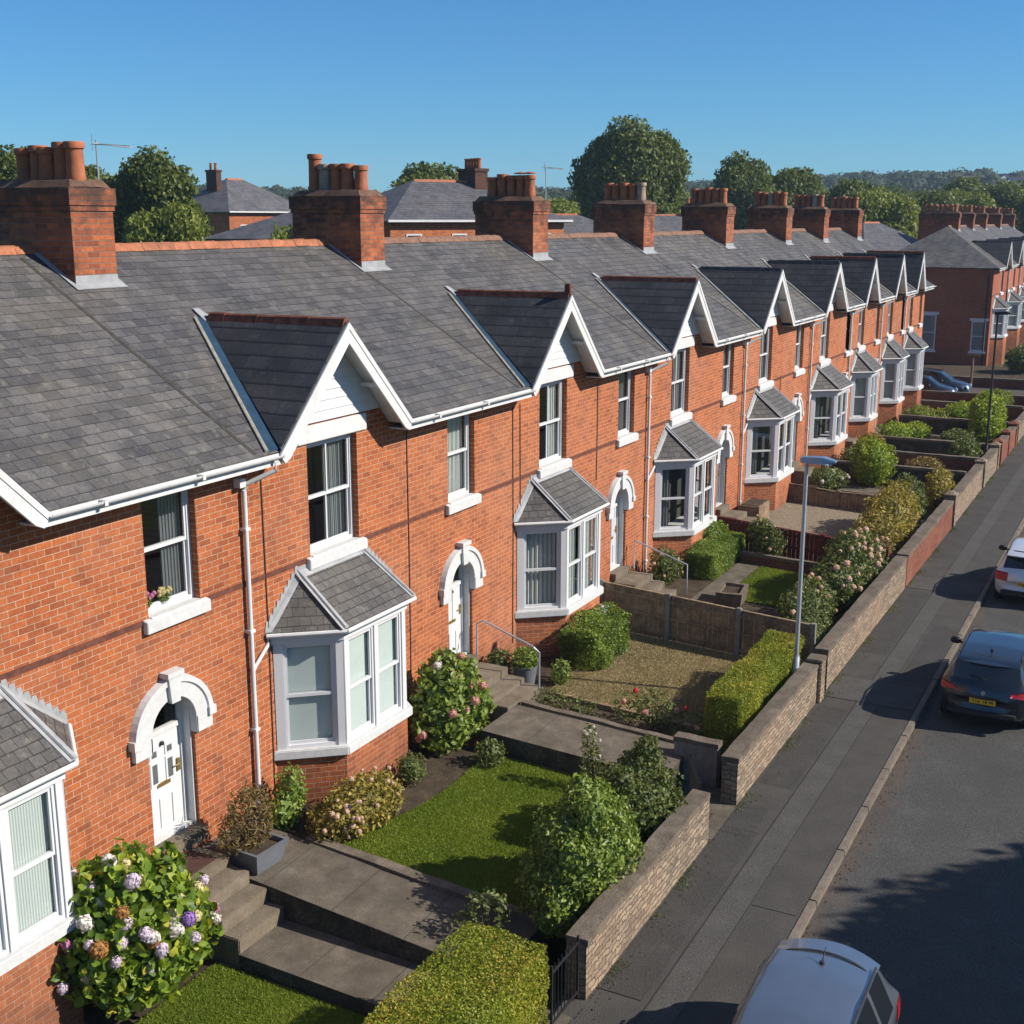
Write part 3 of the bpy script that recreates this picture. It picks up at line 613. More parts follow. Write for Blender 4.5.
def chimney(house, xc, w, pots, y0=3.66, y1=5.55, kinds=None):
    c = MB(); x0, x1 = xc-w/2, xc+w/2; zb = zroof(y0)-.5
    c.box(x0,x1,y0,y1,min(zb,8.6),10.55)
    for z0, z1, e in ((10.552,10.64,.025),(10.642,10.80,.05),(10.802,10.93,.05)): c.box(x0-e,x1+e,y0-e,y1+e,z0,z1)
    ch = c.build('chimney', M['chimney'], house)
    f = MB(); e = .0
    f.add([(x0-e,y0-e,10.932),(x1+e,y0-e,10.932),(x1+e,y1+e,10.932),(x0-e,y1+e,10.932),(x0+.12,y0+.12,11.06),(x1-.12,y0+.12,11.06),(x1-.12,y1-.12,11.06),(x0+.12,y1-.12,11.06)], [[0,1,5,4],[1,2,6,5],[2,3,7,6],[3,0,4,7],[4,5,6,7]])
    rough(f.build('flaunching', M['flaunch'], ch), .04, 3., xc, 3)
    n = pots; r = min(.178, (y1-y0-.2)/n/2*1.05)
    for i in range(n):
        p = MB(); hgt = rng.choice([.62,.62,.66,.58]); k = (kinds or 'c'*n)[i]
        if k == 't': hgt = .85
        prof = [(r*.92,-.1),(r*.9,.02),(r*.95,.08),(r*.88,.12),(r*.84,hgt*.5),(r*.82,hgt-.12),(r*.98,hgt-.11),(r*1.0,hgt-.02),(r*.93,hgt),(r*.72,hgt),(r*.7,hgt-.3)]
        p.lathe(prof, (xc+.06+rng.uniform(-.05,.05), y0+.20+(y1-y0-.36)*(i+.5)/n, 11.03), 14)
        if k == 'h':
            p.lathe([(0,hgt+.1),(r*1.1,hgt+.06),(r*1.1,hgt+.04),(r*.4,hgt+.03)], (xc, y0+.22+(y1-y0-.44)*(i+.5)/n, 11.03), 10)
        smooth_by_angle(p.build('chimney_pot', M['pot_buff'] if k == 'b' else M['pot'], ch), 35)
    # lead apron and soakers at the foot, lying on the slates
    ld = MB(); y2 = y0-.14
    ld.slab([(x0-.1,y2,zroof(y2)+.03),(x1+.1,y2,zroof(y2)+.03),(x1+.1,y0-.0,zroof(y0)+.03),(x0-.1,y0-.0,zroof(y0)+.03)], .015)
    ld.box(x0-.005,x1+.005,y0-.012,y0-.001,zroof(y0)-.02,zroof(y0)+.16)
    for xa, xb in ((x0-.1,x0-.0),(x1+.0,x1+.1)): ld.slab([(xa,y0,zroof(y0)+.032),(xb,y0,zroof(y0)+.032),(xb,YR-.1,zroof(YR-.1)+.032),(xa,YR-.1,zroof(YR-.1)+.032)], .015)
    ld.build('flashing', M['lead'], ch)
    return ch
def ridge_tiles(parent, p0, p1, mat, w=.13, h=.09, L_=.42):
    p0, p1 = Vector(p0), Vector(p1); d = p1-p0; n = max(1,int(round(d.length/L_))); d /= n; sd = d.cross(Vector((0,0,1))).normalized()
    mb = MB()
    for i in range(n):
        a = p0 + d*i + d*.012; b = p0 + d*(i+1) - d*.012; j = rng.uniform(-.008,.008); v = []
        for q, k in ((a,0),(b,.006)):
            v += [q - sd*w + Vector((0,0,-h+j)), q - sd*w*.45 + Vector((0,0,h*.35+j+k)), q + Vector((0,0,h*.62+j+k)), q + sd*w*.45 + Vector((0,0,h*.35+j+k)), q + sd*w + Vector((0,0,-h+j))]
        mb.add(v, [[i_,i_+1,i_+6,i_+5] for i_ in range(4)] + [[4,3,2,1,0],[5,6,7,8,9]])
    return mb.build('ridge_tile', mat, parent)
def house(label, A, s, x0, x1, dc, zd, doorstyle, baystyle, w1='side', w2='side', pipe=None, bayoff=0., rust=True, cables=(), group='row of red brick terraced houses', sm=True, hip=False, end=False, dz=0., first=False):
    X = lambda q: A + q*s
    h = thing('terraced_house', label, 'house', (0,0,0), 0, group)
    dw = (X(-.65), X(.82), 4.75, 6.70); sw = (X(4.0), X(5.1) if s > .9 else X(5.0), 4.75, 6.68)
    door = (dc-.5, dc+.5, zd, 3.45); bh = (X(-1.45+bayoff), X(1.35+bayoff), 1.75, 3.45)
    w = MB(); ztop = 6.84
    wall_holes(w, x0, x1, -.9, 6.88, [dw, sw, door, bh], 0., WALL_D)
    hw = 1.86*s; slp = (ZAP-6.84)/hw; gh = (ZAP-7.06)/slp
    w.box(A-gh+.03, A+gh-.03, .0, WALL_D, 6.881, 7.055)
    for sx in (-1,1): w.slab([(A+sx*(gh-.031),0,6.881),(A+sx*(hw-.04),0,6.881),(A+sx*(gh-.031),0,7.055)][::sx], WALL_D, (0,1,0))
    w.box(x0,x1,8.9,9.2,-.9,6.8)
    w.box(x0,x0+.12,WALL_D+.001,8.9,-.9,6.8); w.box(x1-.12,x1,WALL_D+.001,8.9,-.9,6.8)
    if hip or end:
        for xx in ([x0] if hip else []) + ([x1] if end else []):
            if end: w.add([(x1-.12,0.34,6.8),(x1-.12,8.9,6.8),(x1-.12,YR,ZR-.1),(x1,.0,6.6),(x1,9.2,6.6),(x1,YR,ZR-.08)], [[0,2,1],[3,4,5]])
    wl = w.build('wall', M['brick_far'] if group[:3] == 'far' else M['brick'], h)
    fl = MB(); fl.box(x0+.13,x1-.13,WALL_D+.01,8.89,3.9,4.0); fl.box(x0+.13,x1-.13,WALL_D+.01,8.89,.8,.9); fl.box(x0+.13,x1-.13,4.4,4.5,.9,6.5); fl.build('interior', M['dark'], h)
    zs = 4.70
    for a, b in ((x0,sw[0]-.14),(sw[1]+.14,x1)):
        for c, d in ((a, min(b, dw[0]-.14)), (max(a, dw[1]+.14), b)):
            if d > c + .05 and not (a > dw[1] and c == a and d != b): st = MB(); st.box(c,d,-.012,-.001,zs-.035,zs+.05); st.build('string_course', M['soot'], h)
    # roof: front slope is notched for the gable
    yv = (ZAP-ZE)/SL - .35; zv = ZAP
    rf = MB(); ze = zroof(YE)
    xa = x0; xb = x1
    YB = 9.6; zb_ = ZR - SL*(YB-YR)
    if hip:
        xh = x0+6.0
        rf.slab([(x0-.3,YE,ze),(A-hw,YE,ze),(A,yv,zv),(xh,YR,ZR)], .05)
        rf.slab([(A+hw,YE,ze),(x1,YE,ze),(x1,YR,ZR),(xh,YR,ZR),(A,yv,zv)], .05)
        rf.slab([(x0-.3,YE,ze),(xh,YR,ZR),(x0-.3,YB,zb_)], .05); rf.slab([(x1,YR,ZR),(x1,YB,zb_),(x0-.3,YB,zb_),(xh,YR,ZR)], .05)
    else:
        rf.slab([(xa,YE,ze),(A-hw,YE,ze),(A,yv,zv),(A,YR,ZR),(xa,YR,ZR)], .05)
        rf.slab([(A+hw,YE,ze),(xb+(.25 if end else 0),YE,ze),(xb+(.25 if end else 0),YR,ZR),(A,YR,ZR),(A,yv,zv)], .05)
        rf.slab([(xb,YR,ZR),(xb,YB,zb_),(xa,YB,zb_),(xa,YR,ZR)], .05)
    roof = rf.build('roof', M['slate'], h)
    ridge_tiles(roof, ((x0+6.0) if hip else x0,YR,ZR+.03), (x1,YR,ZR+.03), M['terracotta'] if x0 < 20 else M['ridge_dull'])
    if not hip and not first:                      # weathered mortar line where two roofs meet
        ml = MB(); ml.slab([(x0-.03,YE+.05,zroof(YE+.05)+.006),(x0+.05,YE+.05,zroof(YE+.05)+.006),(x0+.05,YR-.2,zroof(YR-.2)+.006),(x0-.03,YR-.2,zroof(YR-.2)+.006)], .02)
        ml.build('party_joint', M['moss'], roof)
    # gabled dormer head
    d = MB(); F = -.46
    d.slab([(A,F,ZAP+.02),(A-hw-.02,F,6.84),(A,yv+.05,ZAP+.02)], .05); d.slab([(A,F,ZAP+.02),(A,yv+.05,ZAP+.02),(A+hw+.02,F,6.84)], .05)
    dr = d.build('dormer_roof', M['slate_dark'], h)
    if abs(A-26.24) < .01: fi = MB(); fi.box(A-.05,A+.05,F+.0,F+.14,ZAP+.06,ZAP+.30); bevel(fi.build('finial', M['rust_tile'], dr), .012)
    ridge_tiles(dr, (A,yv-.1,ZAP+.06), (A,F+.02,ZAP+.06), M['rust_tile'] if rust else M['slate_dark'], .12, .09, .38)
    vl = MB(); vm = MB()
    for sx in (-1,1):
        b0 = Vector((A+sx*(hw+.02),F+.06,zroof(F+.06)+.03)); c0 = Vector((A,yv,zv+.03)); o1 = Vector((sx*(.29 if sx < 0 else .05),0,0)); o2 = Vector((sx*.2,0,0))
        vl.slab([b0, b0+o1, c0+o1*.9, c0] if sx > 0 else [b0+o1, b0, c0, c0+o1*.9], .012, (0,0,-1))
        if sx < 0: vm.tube([b0+o1*1.06, (b0+c0)/2+o1*1.05, c0+o1], .034, 5)
    vv = vl.build('valley_lead', M['lead_sky_blue'], dr); vm.build('valley_mortar', M['mortar'], dr)
    tipm = MB(); tipm.slab([(A-.16,yv-.1,zroof(yv-.1)+.045),(A+.1,yv-.1,zroof(yv-.1)+.045),(A+.05,yv+.22,zroof(yv+.22)+.045),(A-.1,yv+.22,zroof(yv+.22)+.045)], .012); tipm.build('lead_saddle', M['lead'], dr)
    bb = MB()
    for sx in (-1,1):
        dv = Vector((sx*hw,0,-(ZAP-6.84))).normalized(); nv = Vector((-dv.z*-sx,0,0)); 
        pn_ = Vector((-dv.z*sx*-1,0,dv.x*sx*-1)); pn_ = Vector((sx*dv.z,0,-sx*dv.x)).normalized()   # into the gable, square to the rake
        if pn_.z > 0: pn_ = -pn_
        a = Vector((A,F-.03,ZAP+.035)); b = Vector((A+sx*(hw+.10),F-.03,ZAP+.035)) ; b.z = ZAP+.035 - (hw+.10)*slp
        wd = .24
        foot = b + pn_*wd
        tip = a + Vector((0,0,-wd/abs(pn_.x) if False else -wd*math.sqrt(1+slp*slp)))
        poly = [a, b, b + pn_*wd*.8 + dv*.02, foot - dv*.12, tip]
        bb.slab(poly if sx > 0 else poly[::-1], .045, (0,1,0))
        poly2 = [a + Vector((0,-.012,.012)), b + Vector((0,-.012,.012)), b + pn_*.075 + Vector((0,-.012,0)), a + Vector((0,-.012,-.075*math.sqrt(1+slp*slp)))]
        bb.slab(poly2 if sx > 0 else poly2[::-1], .03, (0,1,0))
    bb.build('bargeboard', M['white'], dr)
    sf = MB()
    for sx in (-1,1):
        P = [(A,F+.01,ZAP-.05),(A+sx*(hw+.03),F+.01,ZAP-.05-(hw+.03)*slp),(A+sx*(hw+.03),0,ZAP-.05-(hw+.03)*slp),(A,0,ZAP-.05)]
        sf.slab(P, .02, (0,0,-1))
        q = .5*hw; sf.box(*sorted((A+sx*(q-.02), A+sx*(q+.06))), F+.02, -.03, ZAP-.22-q*slp-.02, ZAP-.22-q*slp+.05)
    sf.build('soffit', M['white'], dr)
    cl = MB(); nb = 9; H0 = 7.06; HH = ZAP-.08-H0
    for i in range(nb):
        z0, z1 = H0+HH*i/nb, H0+HH*(i+1)/nb-.006; k = lambda z: max(.0,(ZAP-.08-z)/slp)
        cl.add([(A-k(z0),-.05,z0),(A+k(z0),-.05,z0),(A+k(z1),-.036,z1),(A-k(z1),-.036,z1),(A-k(z0),.1,z0),(A+k(z0),.1,z0),(A+k(z1),.1,z1),(A-k(z1),.1,z1)], [[0,1,2,3],[0,4,5,1],[3,2,6,7]])
    cl.build('gable_cladding', M['clad'], h)
    # gutters, fascia
    for a, b in ((x0 if not hip else x0-.3, A-hw-.06), (A+hw+.06, x1 + (.25 if end else 0))):
        if b - a < .1: continue
        g = MB(); n = 7; cy, cz, r = -.50, 6.795, .062; prof = [(cy+r*math.cos(math.pi+math.pi*i/n), cz+r*math.sin(math.pi+math.pi*i/n)) for i in range(n+1)]
        prof += [(cy+(r-.012)*math.cos(2*math.pi-math.pi*i/n), cz+(r-.012)*math.sin(2*math.pi-math.pi*i/n)) for i in range(n+1)]
        m_ = len(prof); g.add([(xx,y,z) for xx in (a,b) for y,z in prof], [[i,(i+1) % m_,(i+1) % m_+m_,i+m_] for i in range(m_)] + [list(range(m_)), list(range(m_,2*m_))[::-1]])
        xj = a + .9
        while xj < b-.2: g.box(xj-.03,xj+.03,cy-r-.006,cy+r,cz-r-.006,cz+.004); xj += 1.9
        g.build('gutter', M['white'], h)
        fs = MB(); a -= .0 if a < A-hw else .06; b += .06 if b < A else 0; fs.box(a,b,-.435,-.41,6.62,6.80); fs.box(a,b,-.41,-.003,6.62,6.645); fs.build('fascia', M['white'], h)
    window(h, *dw[:2], dw[2], dw[3], True, w1, True, True); window(h, *sw[:2], sw[2], sw[3], False, w2, True, False)
    bay(h, A+.1*s+bayoff, s, .5, baystyle, pipe)
    front_door(h, dc, zd, doorstyle, s)
    if pipe is not None:
        p = MB(); p.tube([(pipe+.3,-.5,6.72),(pipe+.3,-.48,6.56),(pipe+.02,-.12,6.36),(pipe,-.075,6.25),(pipe,-.075,.35)], .04, 10)
        p.box(pipe-.16,pipe-.02,-.14,-.003,6.32,6.46)
        for z in (5.6,3.9,2.2,.9): p.box(pipe-.06,pipe+.06,-.125,-.002,z,z+.05)
        smooth_by_angle(p.build('downpipe', M['white'], h), 40)
    for cx, za, zb2 in cables:
        c = MB(); c.tube([(cx,-.012,za),(cx+.02,-.012,(za+zb2)/2),(cx,-.012,zb2)], .011, 5); c.build('cable', M['cable'], h)
    return h

HS = [ # label, A, s, x0, x1, dc, zd, door, bay, w1, w2, pipe, bayoff
 ('nearest terraced house, cut by the frame, with white panelled front door and hydrangea below', 8.9,1.,5.0,15.0,13.2,1.12,'panel','blind','side','side',None,.5),
 ('terraced house with pale roller blinds in its bay and handrail at its front steps',17.44,1.,15.0,23.85,21.9,1.2,'white','roller','side','full',15.05,0.),
 ('terraced house in front of the parched brown lawn, net curtains in its bay',26.24,1.,23.85,32.4,30.4,1.1,'grey','net','pair','side',None,0.),
 ('terraced house above the small green lawn with a dark grey front door',34.8,1.,32.4,41.0,39.1,1.1,'dark','pair','side','side',32.25,0.),
 ('terraced house behind the gravelled garden and dark red fence',43.45,1.,41.0,49.6,47.8,1.1,'grey','pair','side','half',40.95,0.),
 ('terraced house behind the rounded lime green bush, fourth from the far end',51.8,.95,49.6,56.3,55.5,1.1,'white','pair','pair','side',49.55,0.),
 ('narrow terraced house third from the far end of the row',58.5,.77,56.3,62.7,61.75,1.1,'grey','net','side','side',56.2,0.),
 ('narrow terraced house second from the far end of the row',64.9,.74,62.7,68.5,67.75,1.1,'white','net','side','pair',62.6,0.),
 ('last house of the near row, its end wall beside the side street',70.3,.64,68.5,74.2,73.1,1.1,'grey','net','side','side',68.45,0.)]
CX = [None,15.93,24.35,32.92,41.28,50.1,58.8,65.7,73.3]; PK = [None,'ccccc','cccbt','hhccc','bcccc','ccccc','ccbcc','cbccc','ccccc']
HOUSES = []
for i, q in enumerate(HS):
    cab = {1:((15.55,6.4,1.0),(19.9,6.5,1.6)),2:((24.25,6.4,.9),(24.6,6.4,2.0),(28.85,6.4,3.9)),4:((45.5,4.8,3.9),)}.get(i,())
    h = house(q[0],q[1],q[2],q[3],q[4],q[5],q[6],q[7],q[8],q[9],q[10],q[11],q[12],rust=i in (0,1,2,3,6,8),cables=cab,end=(i == 8),first=(i == 0))
    HOUSES.append(h)
    if CX[i]: chimney(h, CX[i], .95, 5, kinds=PK[i])
def aerial(house, x, y, z0, z1, arm=.9):
    a = MB(); a.tube([(x,y,z0),(x,y,z1)], .018, 6); a.tube([(x-.1,y,z1-.06),(x+arm,y-.1,z1-.1)], .012, 5)
    for i in range(9): q = x+.0+arm*i/9; a.tube([(q,y-.14,z1-.07),(q,y+.14,z1-.07)], .006, 4)
    a.tube([(x-.1,y,z1+.1),(x-.1,y,z1-.2)], .01, 4); a.build('aerial', M['metal'], house)
aerial(HOUSES[1], 17.45, 5.0, 9.6, 11.82, .8); aerial(HOUSES[3], 35.95, 5.0, 9.6, 12.05, 1.1)
# the next row, beyond the side street
H2 = [103.,111.6,119.6,127.6,138.,149.]
L2 = ['first house of the far row, hipped roof and shaded end wall facing the side street','second house of the far row with chimney behind the hipped end','third house of the far row at the right edge of the frame','fourth house of the far row, only its roof and chimney showing','last house of the far row with the farthest of five matching chimneys']
for i in range(5):
    a, b = H2[i], H2[i+1]; s = .95
    h = house(L2[i], a+(5.3 if i == 0 else 4.6), s, a, b, a+7.6, 1.0, 'grey', 'net', 'side', 'side', a+.4 if i else None, -2.6 if i == 0 else -1.2, False, hip=(i == 0), end=(i == 4), group='far row of red brick terraced houses')
    xc = b-.6; chimney(h, xc, .9, 7, 4.0, 7.2)
    if i == 0:
        def endwin(y0, y1, z0, z1):
            fr, pn = MB(), MB(); sash(fr, pn, (a-.1,y1), (0,-1), (-1,0), y1-y0, z0, z1, False); fr.box(a-.1,a+.0,y0-.15,y1+.15,z1,z1+.2); fr.box(a-.12,a,y0-.1,y1+.1,z0-.15,z0)
            w = fr.build('window', M['upvc'], h); pn.build('pane', M['glass'], w); bk = MB(); bk.quad((a-.006,y0,z0),(a-.006,y1,z0),(a-.006,y1,z1),(a-.006,y0,z1)); bk.build('blind', M['curtain_grey'], w)
        endwin(.25,1.3,.45,2.8); endwin(3.95,5.0,.4,3.2)
        dp = MB(); dp.tube([(a-.06,.35,6.3),(a-.06,.35,-.6)], .05, 8); dp.build('downpipe', M['black'], h)
# ------------------------------------------------------------------ ground, road, pavement
def tag_s(o): o['kind'] = 'structure'; return o
def sheet(name, mat, fn, nu, nv, smooth=True):
    vs = [fn(i/nu, j/nv) for j in range(nv+1) for i in range(nu+1)]
    fs = [[j*(nu+1)+i, j*(nu+1)+i+1, (j+1)*(nu+1)+i+1, (j+1)*(nu+1)+i] for j in range(nv) for i in range(nu)]
    mb = MB(); mb.add(vs, fs); o = mb.build(name, mat, None, smooth); return tag_s(o)
def sm(a, b, t): t = min(1, max(0, (t-a)/(b-a))); return t*t*(3-2*t)
def HT(x, y):
    r = math.hypot(x, y)
    north = sm(11, 60, y)*5.0*(1-.75*sm(95, 150, x)*(1-sm(30,70,y)))
    ang = math.atan2(y, x); hill = sm(260, 620, r)*(10.5 + 7*(1-sm(R(12), R(34), ang)) + 3.5*math.sin(x*.006+y*.004+1) + 3*math.sin(x*.013-y*.009))
    return -.65 + north + hill - .4*sm(76, 100, x)*(1-sm(11,40,y))
def polar(name, mat, r0, r1, nr, na):
    vs = []; fs = []
    for j in range(nr+1):
        r = r0*(r1/max(r0,1))**(j/nr) if r0 > 0 else r1*(j/nr)
        for i in range(na): a = 2*math.pi*i/na; x, y = r*math.cos(a), r*math.sin(a); vs.append((x,y,HT(x,y)))
    for j in range(nr):
        for i in range(na): fs.append([j*na+i, j*na+(i+1) % na, (j+1)*na+(i+1) % na, (j+1)*na+i])
    mb = MB(); mb.add(vs, fs); return tag_s(mb.build(name, mat, None, True))
polar('ground', M['field'], 0, 261, 60, 96)
polar('hills', M['wood_far'], 259, 1400, 24, 128)
flat = lambda x0,x1,y0,y1,z: (lambda u,v: (x0+(x1-x0)*u, y0+(y1-y0)*v, z(x0+(x1-x0)*u, y0+(y1-y0)*v) if callable(z) else z))
ZROAD = -.11
side = lambda x, y: ZROAD - .3*sm(76,104,x)*sm(-12,-4,y)
sheet('road', M['asphalt'], flat(-25,330,-15.2,-8.62,side), 60, 2)
sheet('side_road', M['asphalt'], flat(76.2,84.2,-8.7,60,lambda x,y: side(x,y)+.004+.0*y), 4, 12)
pv = MB(); pv.box(-25,75.6,-8.63,-6.3,-.6,0.); tag_s(pv.build('pavement', M['pave']))
pv = MB(); pv.box(75.6,76.2,-6.3,12,-.6,-.02); pv.box(84.2,86,-6.3,30,-.8,-.22); pv.box(84.2,330,-8.63,-6.3,-.8,-.22); tag_s(pv.build('pavement', M['pave2']))
pv = MB(); pv.box(-25,330,-17.3,-15.2,-.6,0.); tag_s(pv.build('pavement', M['pave']))
kb = MB(); x = -24.
while x < 75: kb.box(x+.003,x+1.817,-8.77,-8.632,-.5,.012+rng.uniform(-.006,.006)); x += 1.82
bevel(tag_s(kb.build('kerb', M['kerb'])), .018)
kb = MB(); kb.box(84.2,330,-8.79,-8.632,-.6,-.2); tag_s(kb.build('kerb', M['kerb']))
kb = MB(); kb.box(-25,330,-15.2,-15.06,-.6,.01); tag_s(kb.build('kerb', M['kerb']))
def patch(x0,x1,y0,y1,m,i=1):
    mb = MB(); mb.quad((x0,y0,.004*i),(x1,y0,.004*i),(x1,y1,.004*i),(x0,y1,.004*i)); tag_s(mb.build('pavement_patch', m))
patch(4,70,-7.86,-7.42,M['pave2']); patch(14.2,19.6,-7.30,-6.66,M['pave3']); patch(21.6,26,-7.34,-6.7,M['pave3']); patch(19.4,20.6,-7.2,-6.66,M['pave3'],2); patch(30,36,-7.34,-6.66,M['pave3'])
patch(26.6,28.1,-8.6,-6.66,M['pave2'],2); patch(36.2,37.6,-8.6,-6.66,M['pave2'],2); patch(40,58,-7.34,-6.66,M['pave3']); patch(28.4,33,-8.6,-7.96,M['pave3'])
for y_, a_, b_ in ((-7.87,5,70),(-7.41,5,70)):
    mb = MB(); mb.quad((a_,y_-.005,.007),(b_,y_-.005,.007),(b_,y_+.005,.007),(a_,y_+.005,.007)); tag_s(mb.build('pavement_seam', M['seam']))
for x_, ya_, yb_ in ((14.2,-7.3,-6.66),(19.6,-7.3,-6.66),(26.6,-8.6,-6.66),(28.1,-8.6,-6.66),(36.2,-8.6,-6.66),(37.6,-8.6,-6.66),(17.3,-8.6,-7.9)):
    mb = MB(); mb.quad((x_-.008,ya_,.0095),(x_+.008,ya_,.0095),(x_+.008,yb_,.0095),(x_-.008,yb_,.0095)); tag_s(mb.build('pavement_seam', M['seam']))
# dirt washed into the gutter and along the foot of the walls
def dirt(name, x0, x1, y0, y1, z, n, mat):
    mb = MB()
    for i in range(n):
        x = rng.uniform(x0,x1); y = y0+(y1-y0)*rng.random()**1.8; r = rng.uniform(.008,.032); a = rng.uniform(0,6.28); zz = z+rng.uniform(.004,.012)
        mb.add([(x+r*rng.uniform(.6,1.2)*math.cos(a+k*1.257), y+r*rng.uniform(.4,.9)*math.sin(a+k*1.257), zz) for k in range(5)], [[0,1,2,3,4]])
    return tag(mb.build(name, mat), kind='stuff')
dirt('litter', 8,60,-6.64,-7.0,.002,700,M['soil']); dirt('litter', 8,60,-8.8,-9.1,ZROAD,900,M['soil']); dirt('litter', 8,50,-6.7,-14,.003 if False else -.10,0,M['soil'])
n = 5200; wx = nrg.uniform(13.9,66,n); wx = wx[(np.sin(wx*1.9)+np.sin(wx*4.3+1) > .35)]
def weedfn(u, v): x = np.resize(wx, len(u)); return np.stack([x, -6.64-.10*np.abs(nrg.normal(0,1,len(u))), np.full(len(u),.004)],1)
tag(blades('weeds', weedfn, 2600, .045, L['mid'], 1), kind='stuff')

# ------------------------------------------------------------------ gardens
zl = lambda a, b: (lambda x, y: a + b*y)
def block(name, x0, x1, y0, y1, ztop, zb, mtop, mside, structure=True):
    """a path or landing: sloped top (ztop(y)) over masonry sides"""
    mb = MB(); a, b = ztop(y0), ztop(y1)
    v = [(x0,y0,zb),(x1,y0,zb),(x1,y1,zb),(x0,y1,zb),(x0,y0,a),(x1,y0,a),(x1,y1,b),(x0,y1,b)]
    mb.cur = 0; mb.add(v, [[4,5,6,7]]); mb.cur = 1; mb.add(v, [[0,1,5,4],[1,2,6,5],[2,3,7,6],[3,0,4,7]])
    o = mb.build(name, [mtop, mside]); return tag_s(o) if structure else o
sheet('garden_soil', M['soil'], flat(-6,12.36,-6.6,.2,zl(-.09,.02)), 10, 6)
sheet('garden_soil', M['soil'], flat(14.9,19.86,-6.4,.2,lambda x,y: .66-.055*(x-14.9)+(.066-.004*(x-14.9))*y - .035), 10, 10)
sheet('garden_soil', M['soil'], flat(21.4,36.2,-6.4,.2,zl(.46,.05)), 12, 8)
sheet('garden_soil', M['soil'], flat(36.2,75.4,-6.4,.2,zl(.40,.04)), 24, 8)
lawn0 = lambda u, v: (-2+14.32*u, -6.2+(4.75)*v, -.055+.02*(-6.2+4.75*v))
sheet('lawn', M['lawn'], lawn0, 20, 10)
Z1 = lambda x, y: .66-.055*(x-14.9)+(.066-.004*(x-14.9))*y
def lawn1(u, v):
    x = 14.96 + (19.82-14.96)*u; yb = -1.55-.35*np.sin(u*3.1)-.2*u; y = -5.25 + (yb+5.25)*v; return x, y, Z1(x,y)
sheet('lawn', M['lawn'], lambda u,v: tuple(float(q) for q in lawn1(u,v)), 16, 16)
def brown(u, v): x = 22.95+4.6*u; y = -5.5+4.0*v; return x, y, .485+.05*y
sheet('lawn', M['brownlawn'], brown, 14, 12)
def lawn3(u, v): x = 31.7+3.5*u; y = -4.7+2.1*v; return x, y, .485+.05*y
sheet('lawn', M['lawn'], lawn3, 8, 8)
st = lambda f: (lambda u, v: np.stack(f(u,v), 1))
tag(blades('grass', st(lambda u,v: (7+5.3*u, -6.2+4.75*v, -.055+.02*(-6.2+4.75*v))), 62000, .034, L['grass'], 1), kind='stuff')
tag(blades('grass', st(lawn1), 66000, .032, L['grass'], 1), kind='stuff')
tag(blades('grass', st(brown), 40000, .03, L['hay'], 1), kind='stuff')
tag(blades('grass', st(lawn3), 20000, .035, L['grass'], 1), kind='stuff')
# paths
block('path', 12.36,13.42,-6.62,-1.84, lambda y: .155+.022*y, -.6, M['concrete'], M['rubble'])
block('path', 13.42,14.80,-5.45,-.002, lambda y: .72+.083*y, -.6, M['concrete'], M['rubble'])
block('path', 19.88,21.42,-5.4,-1.62, lambda y: .78+.05*y, -.6, M['concrete'], M['rubble'])
block('path', 19.0,21.0,-6.64,-5.402, lambda y: .10+.014*y, -.6, M['concrete'], M['rubble'])
sheet('path', M['concrete'], flat(29.8,31.0,-6.4,-1.3,zl(.47,.05)), 2, 4); sheet('path', M['concrete'], flat(31.0,35.3,-2.55,-1.9,zl(.475,.05)), 6, 2)
sheet('gravel', M['gravel'], flat(36.5,44.1,-6.2,-.05,zl(.43,.04)), 4, 4)
sheet('path', M['concrete'], flat(47.2,48.3,-6.5,-.1,zl(.42,.04)), 2, 4); sheet('path', M['concrete'], flat(54.8,56,-6.5,-.1,zl(.42,.04)), 2, 4); sheet('gravel', M['gravel'], flat(60.2,62.5,-6.2,-.1,zl(.43,.04)), 2, 4)
sheet('path', M['concrete'], flat(61.2,62.2,-6.5,-.1,zl(.44,.04)), 2, 4)
def joints(x0, x1, ztop, ys):
    for y in ys:
        mb = MB(); j = rng.uniform(-.03,.03); P = lambda x, yy: (x, yy, ztop(yy)+.003)
        mb.quad(P(x0,y-.006),P(x1,y-.006+j),P(x1,y+.006+j),P(x0,y+.006)); tag_s(mb.build('path_joint', M['seam']))
joints(12.37,13.41,lambda y: .155+.022*y,(-2.9,-4.1,-5.3)); joints(13.43,14.79,lambda y: .72+.083*y,(-1.45,-2.7,-3.95)); joints(19.89,21.41,lambda y: .78+.05*y,(-2.6,-3.6,-4.6))
def steps(label, x0, x1, treads, y0=-.162):
    t = thing('front_steps', label, 'steps', ((x0+x1)/2,0,0)); cx = (x0+x1)/2; y = y0
    for z, ye in treads:
        mb = MB(); mb.box(x0-cx,x1-cx,ye,y-.0015,-.6,z); bevel(mb.build('tread', M['step'], t), .014); y = ye
    return t
steps('worn stone steps below the white panelled door, beside the big hydrangea', 12.37,13.415,[(.92,-.82),(.76,-1.2),(.56,-1.53),(.34,-1.838)])
t1 = steps('three stone steps with a steel handrail, left of the grey bucket planter', 21.0,22.45,[(1.04,-.85),(.87,-1.25),(.76,-1.615)])
steps('stone steps up to the door behind the wooden board fence', 29.7,31.0,[(.95,-.8),(.78,-1.15),(.6,-1.5)])
for k, (x, lab) in enumerate(((39.1,'front steps to the dark grey door beside the dark red fence'),(47.8,'front steps beside the stepped wooden fence, fifth door along'),(55.4,'front steps behind the rounded lime green bush'))):
    steps(lab, x-.55, x+.55, [(.92,-.75),(.75,-1.1),(.58,-1.45)])
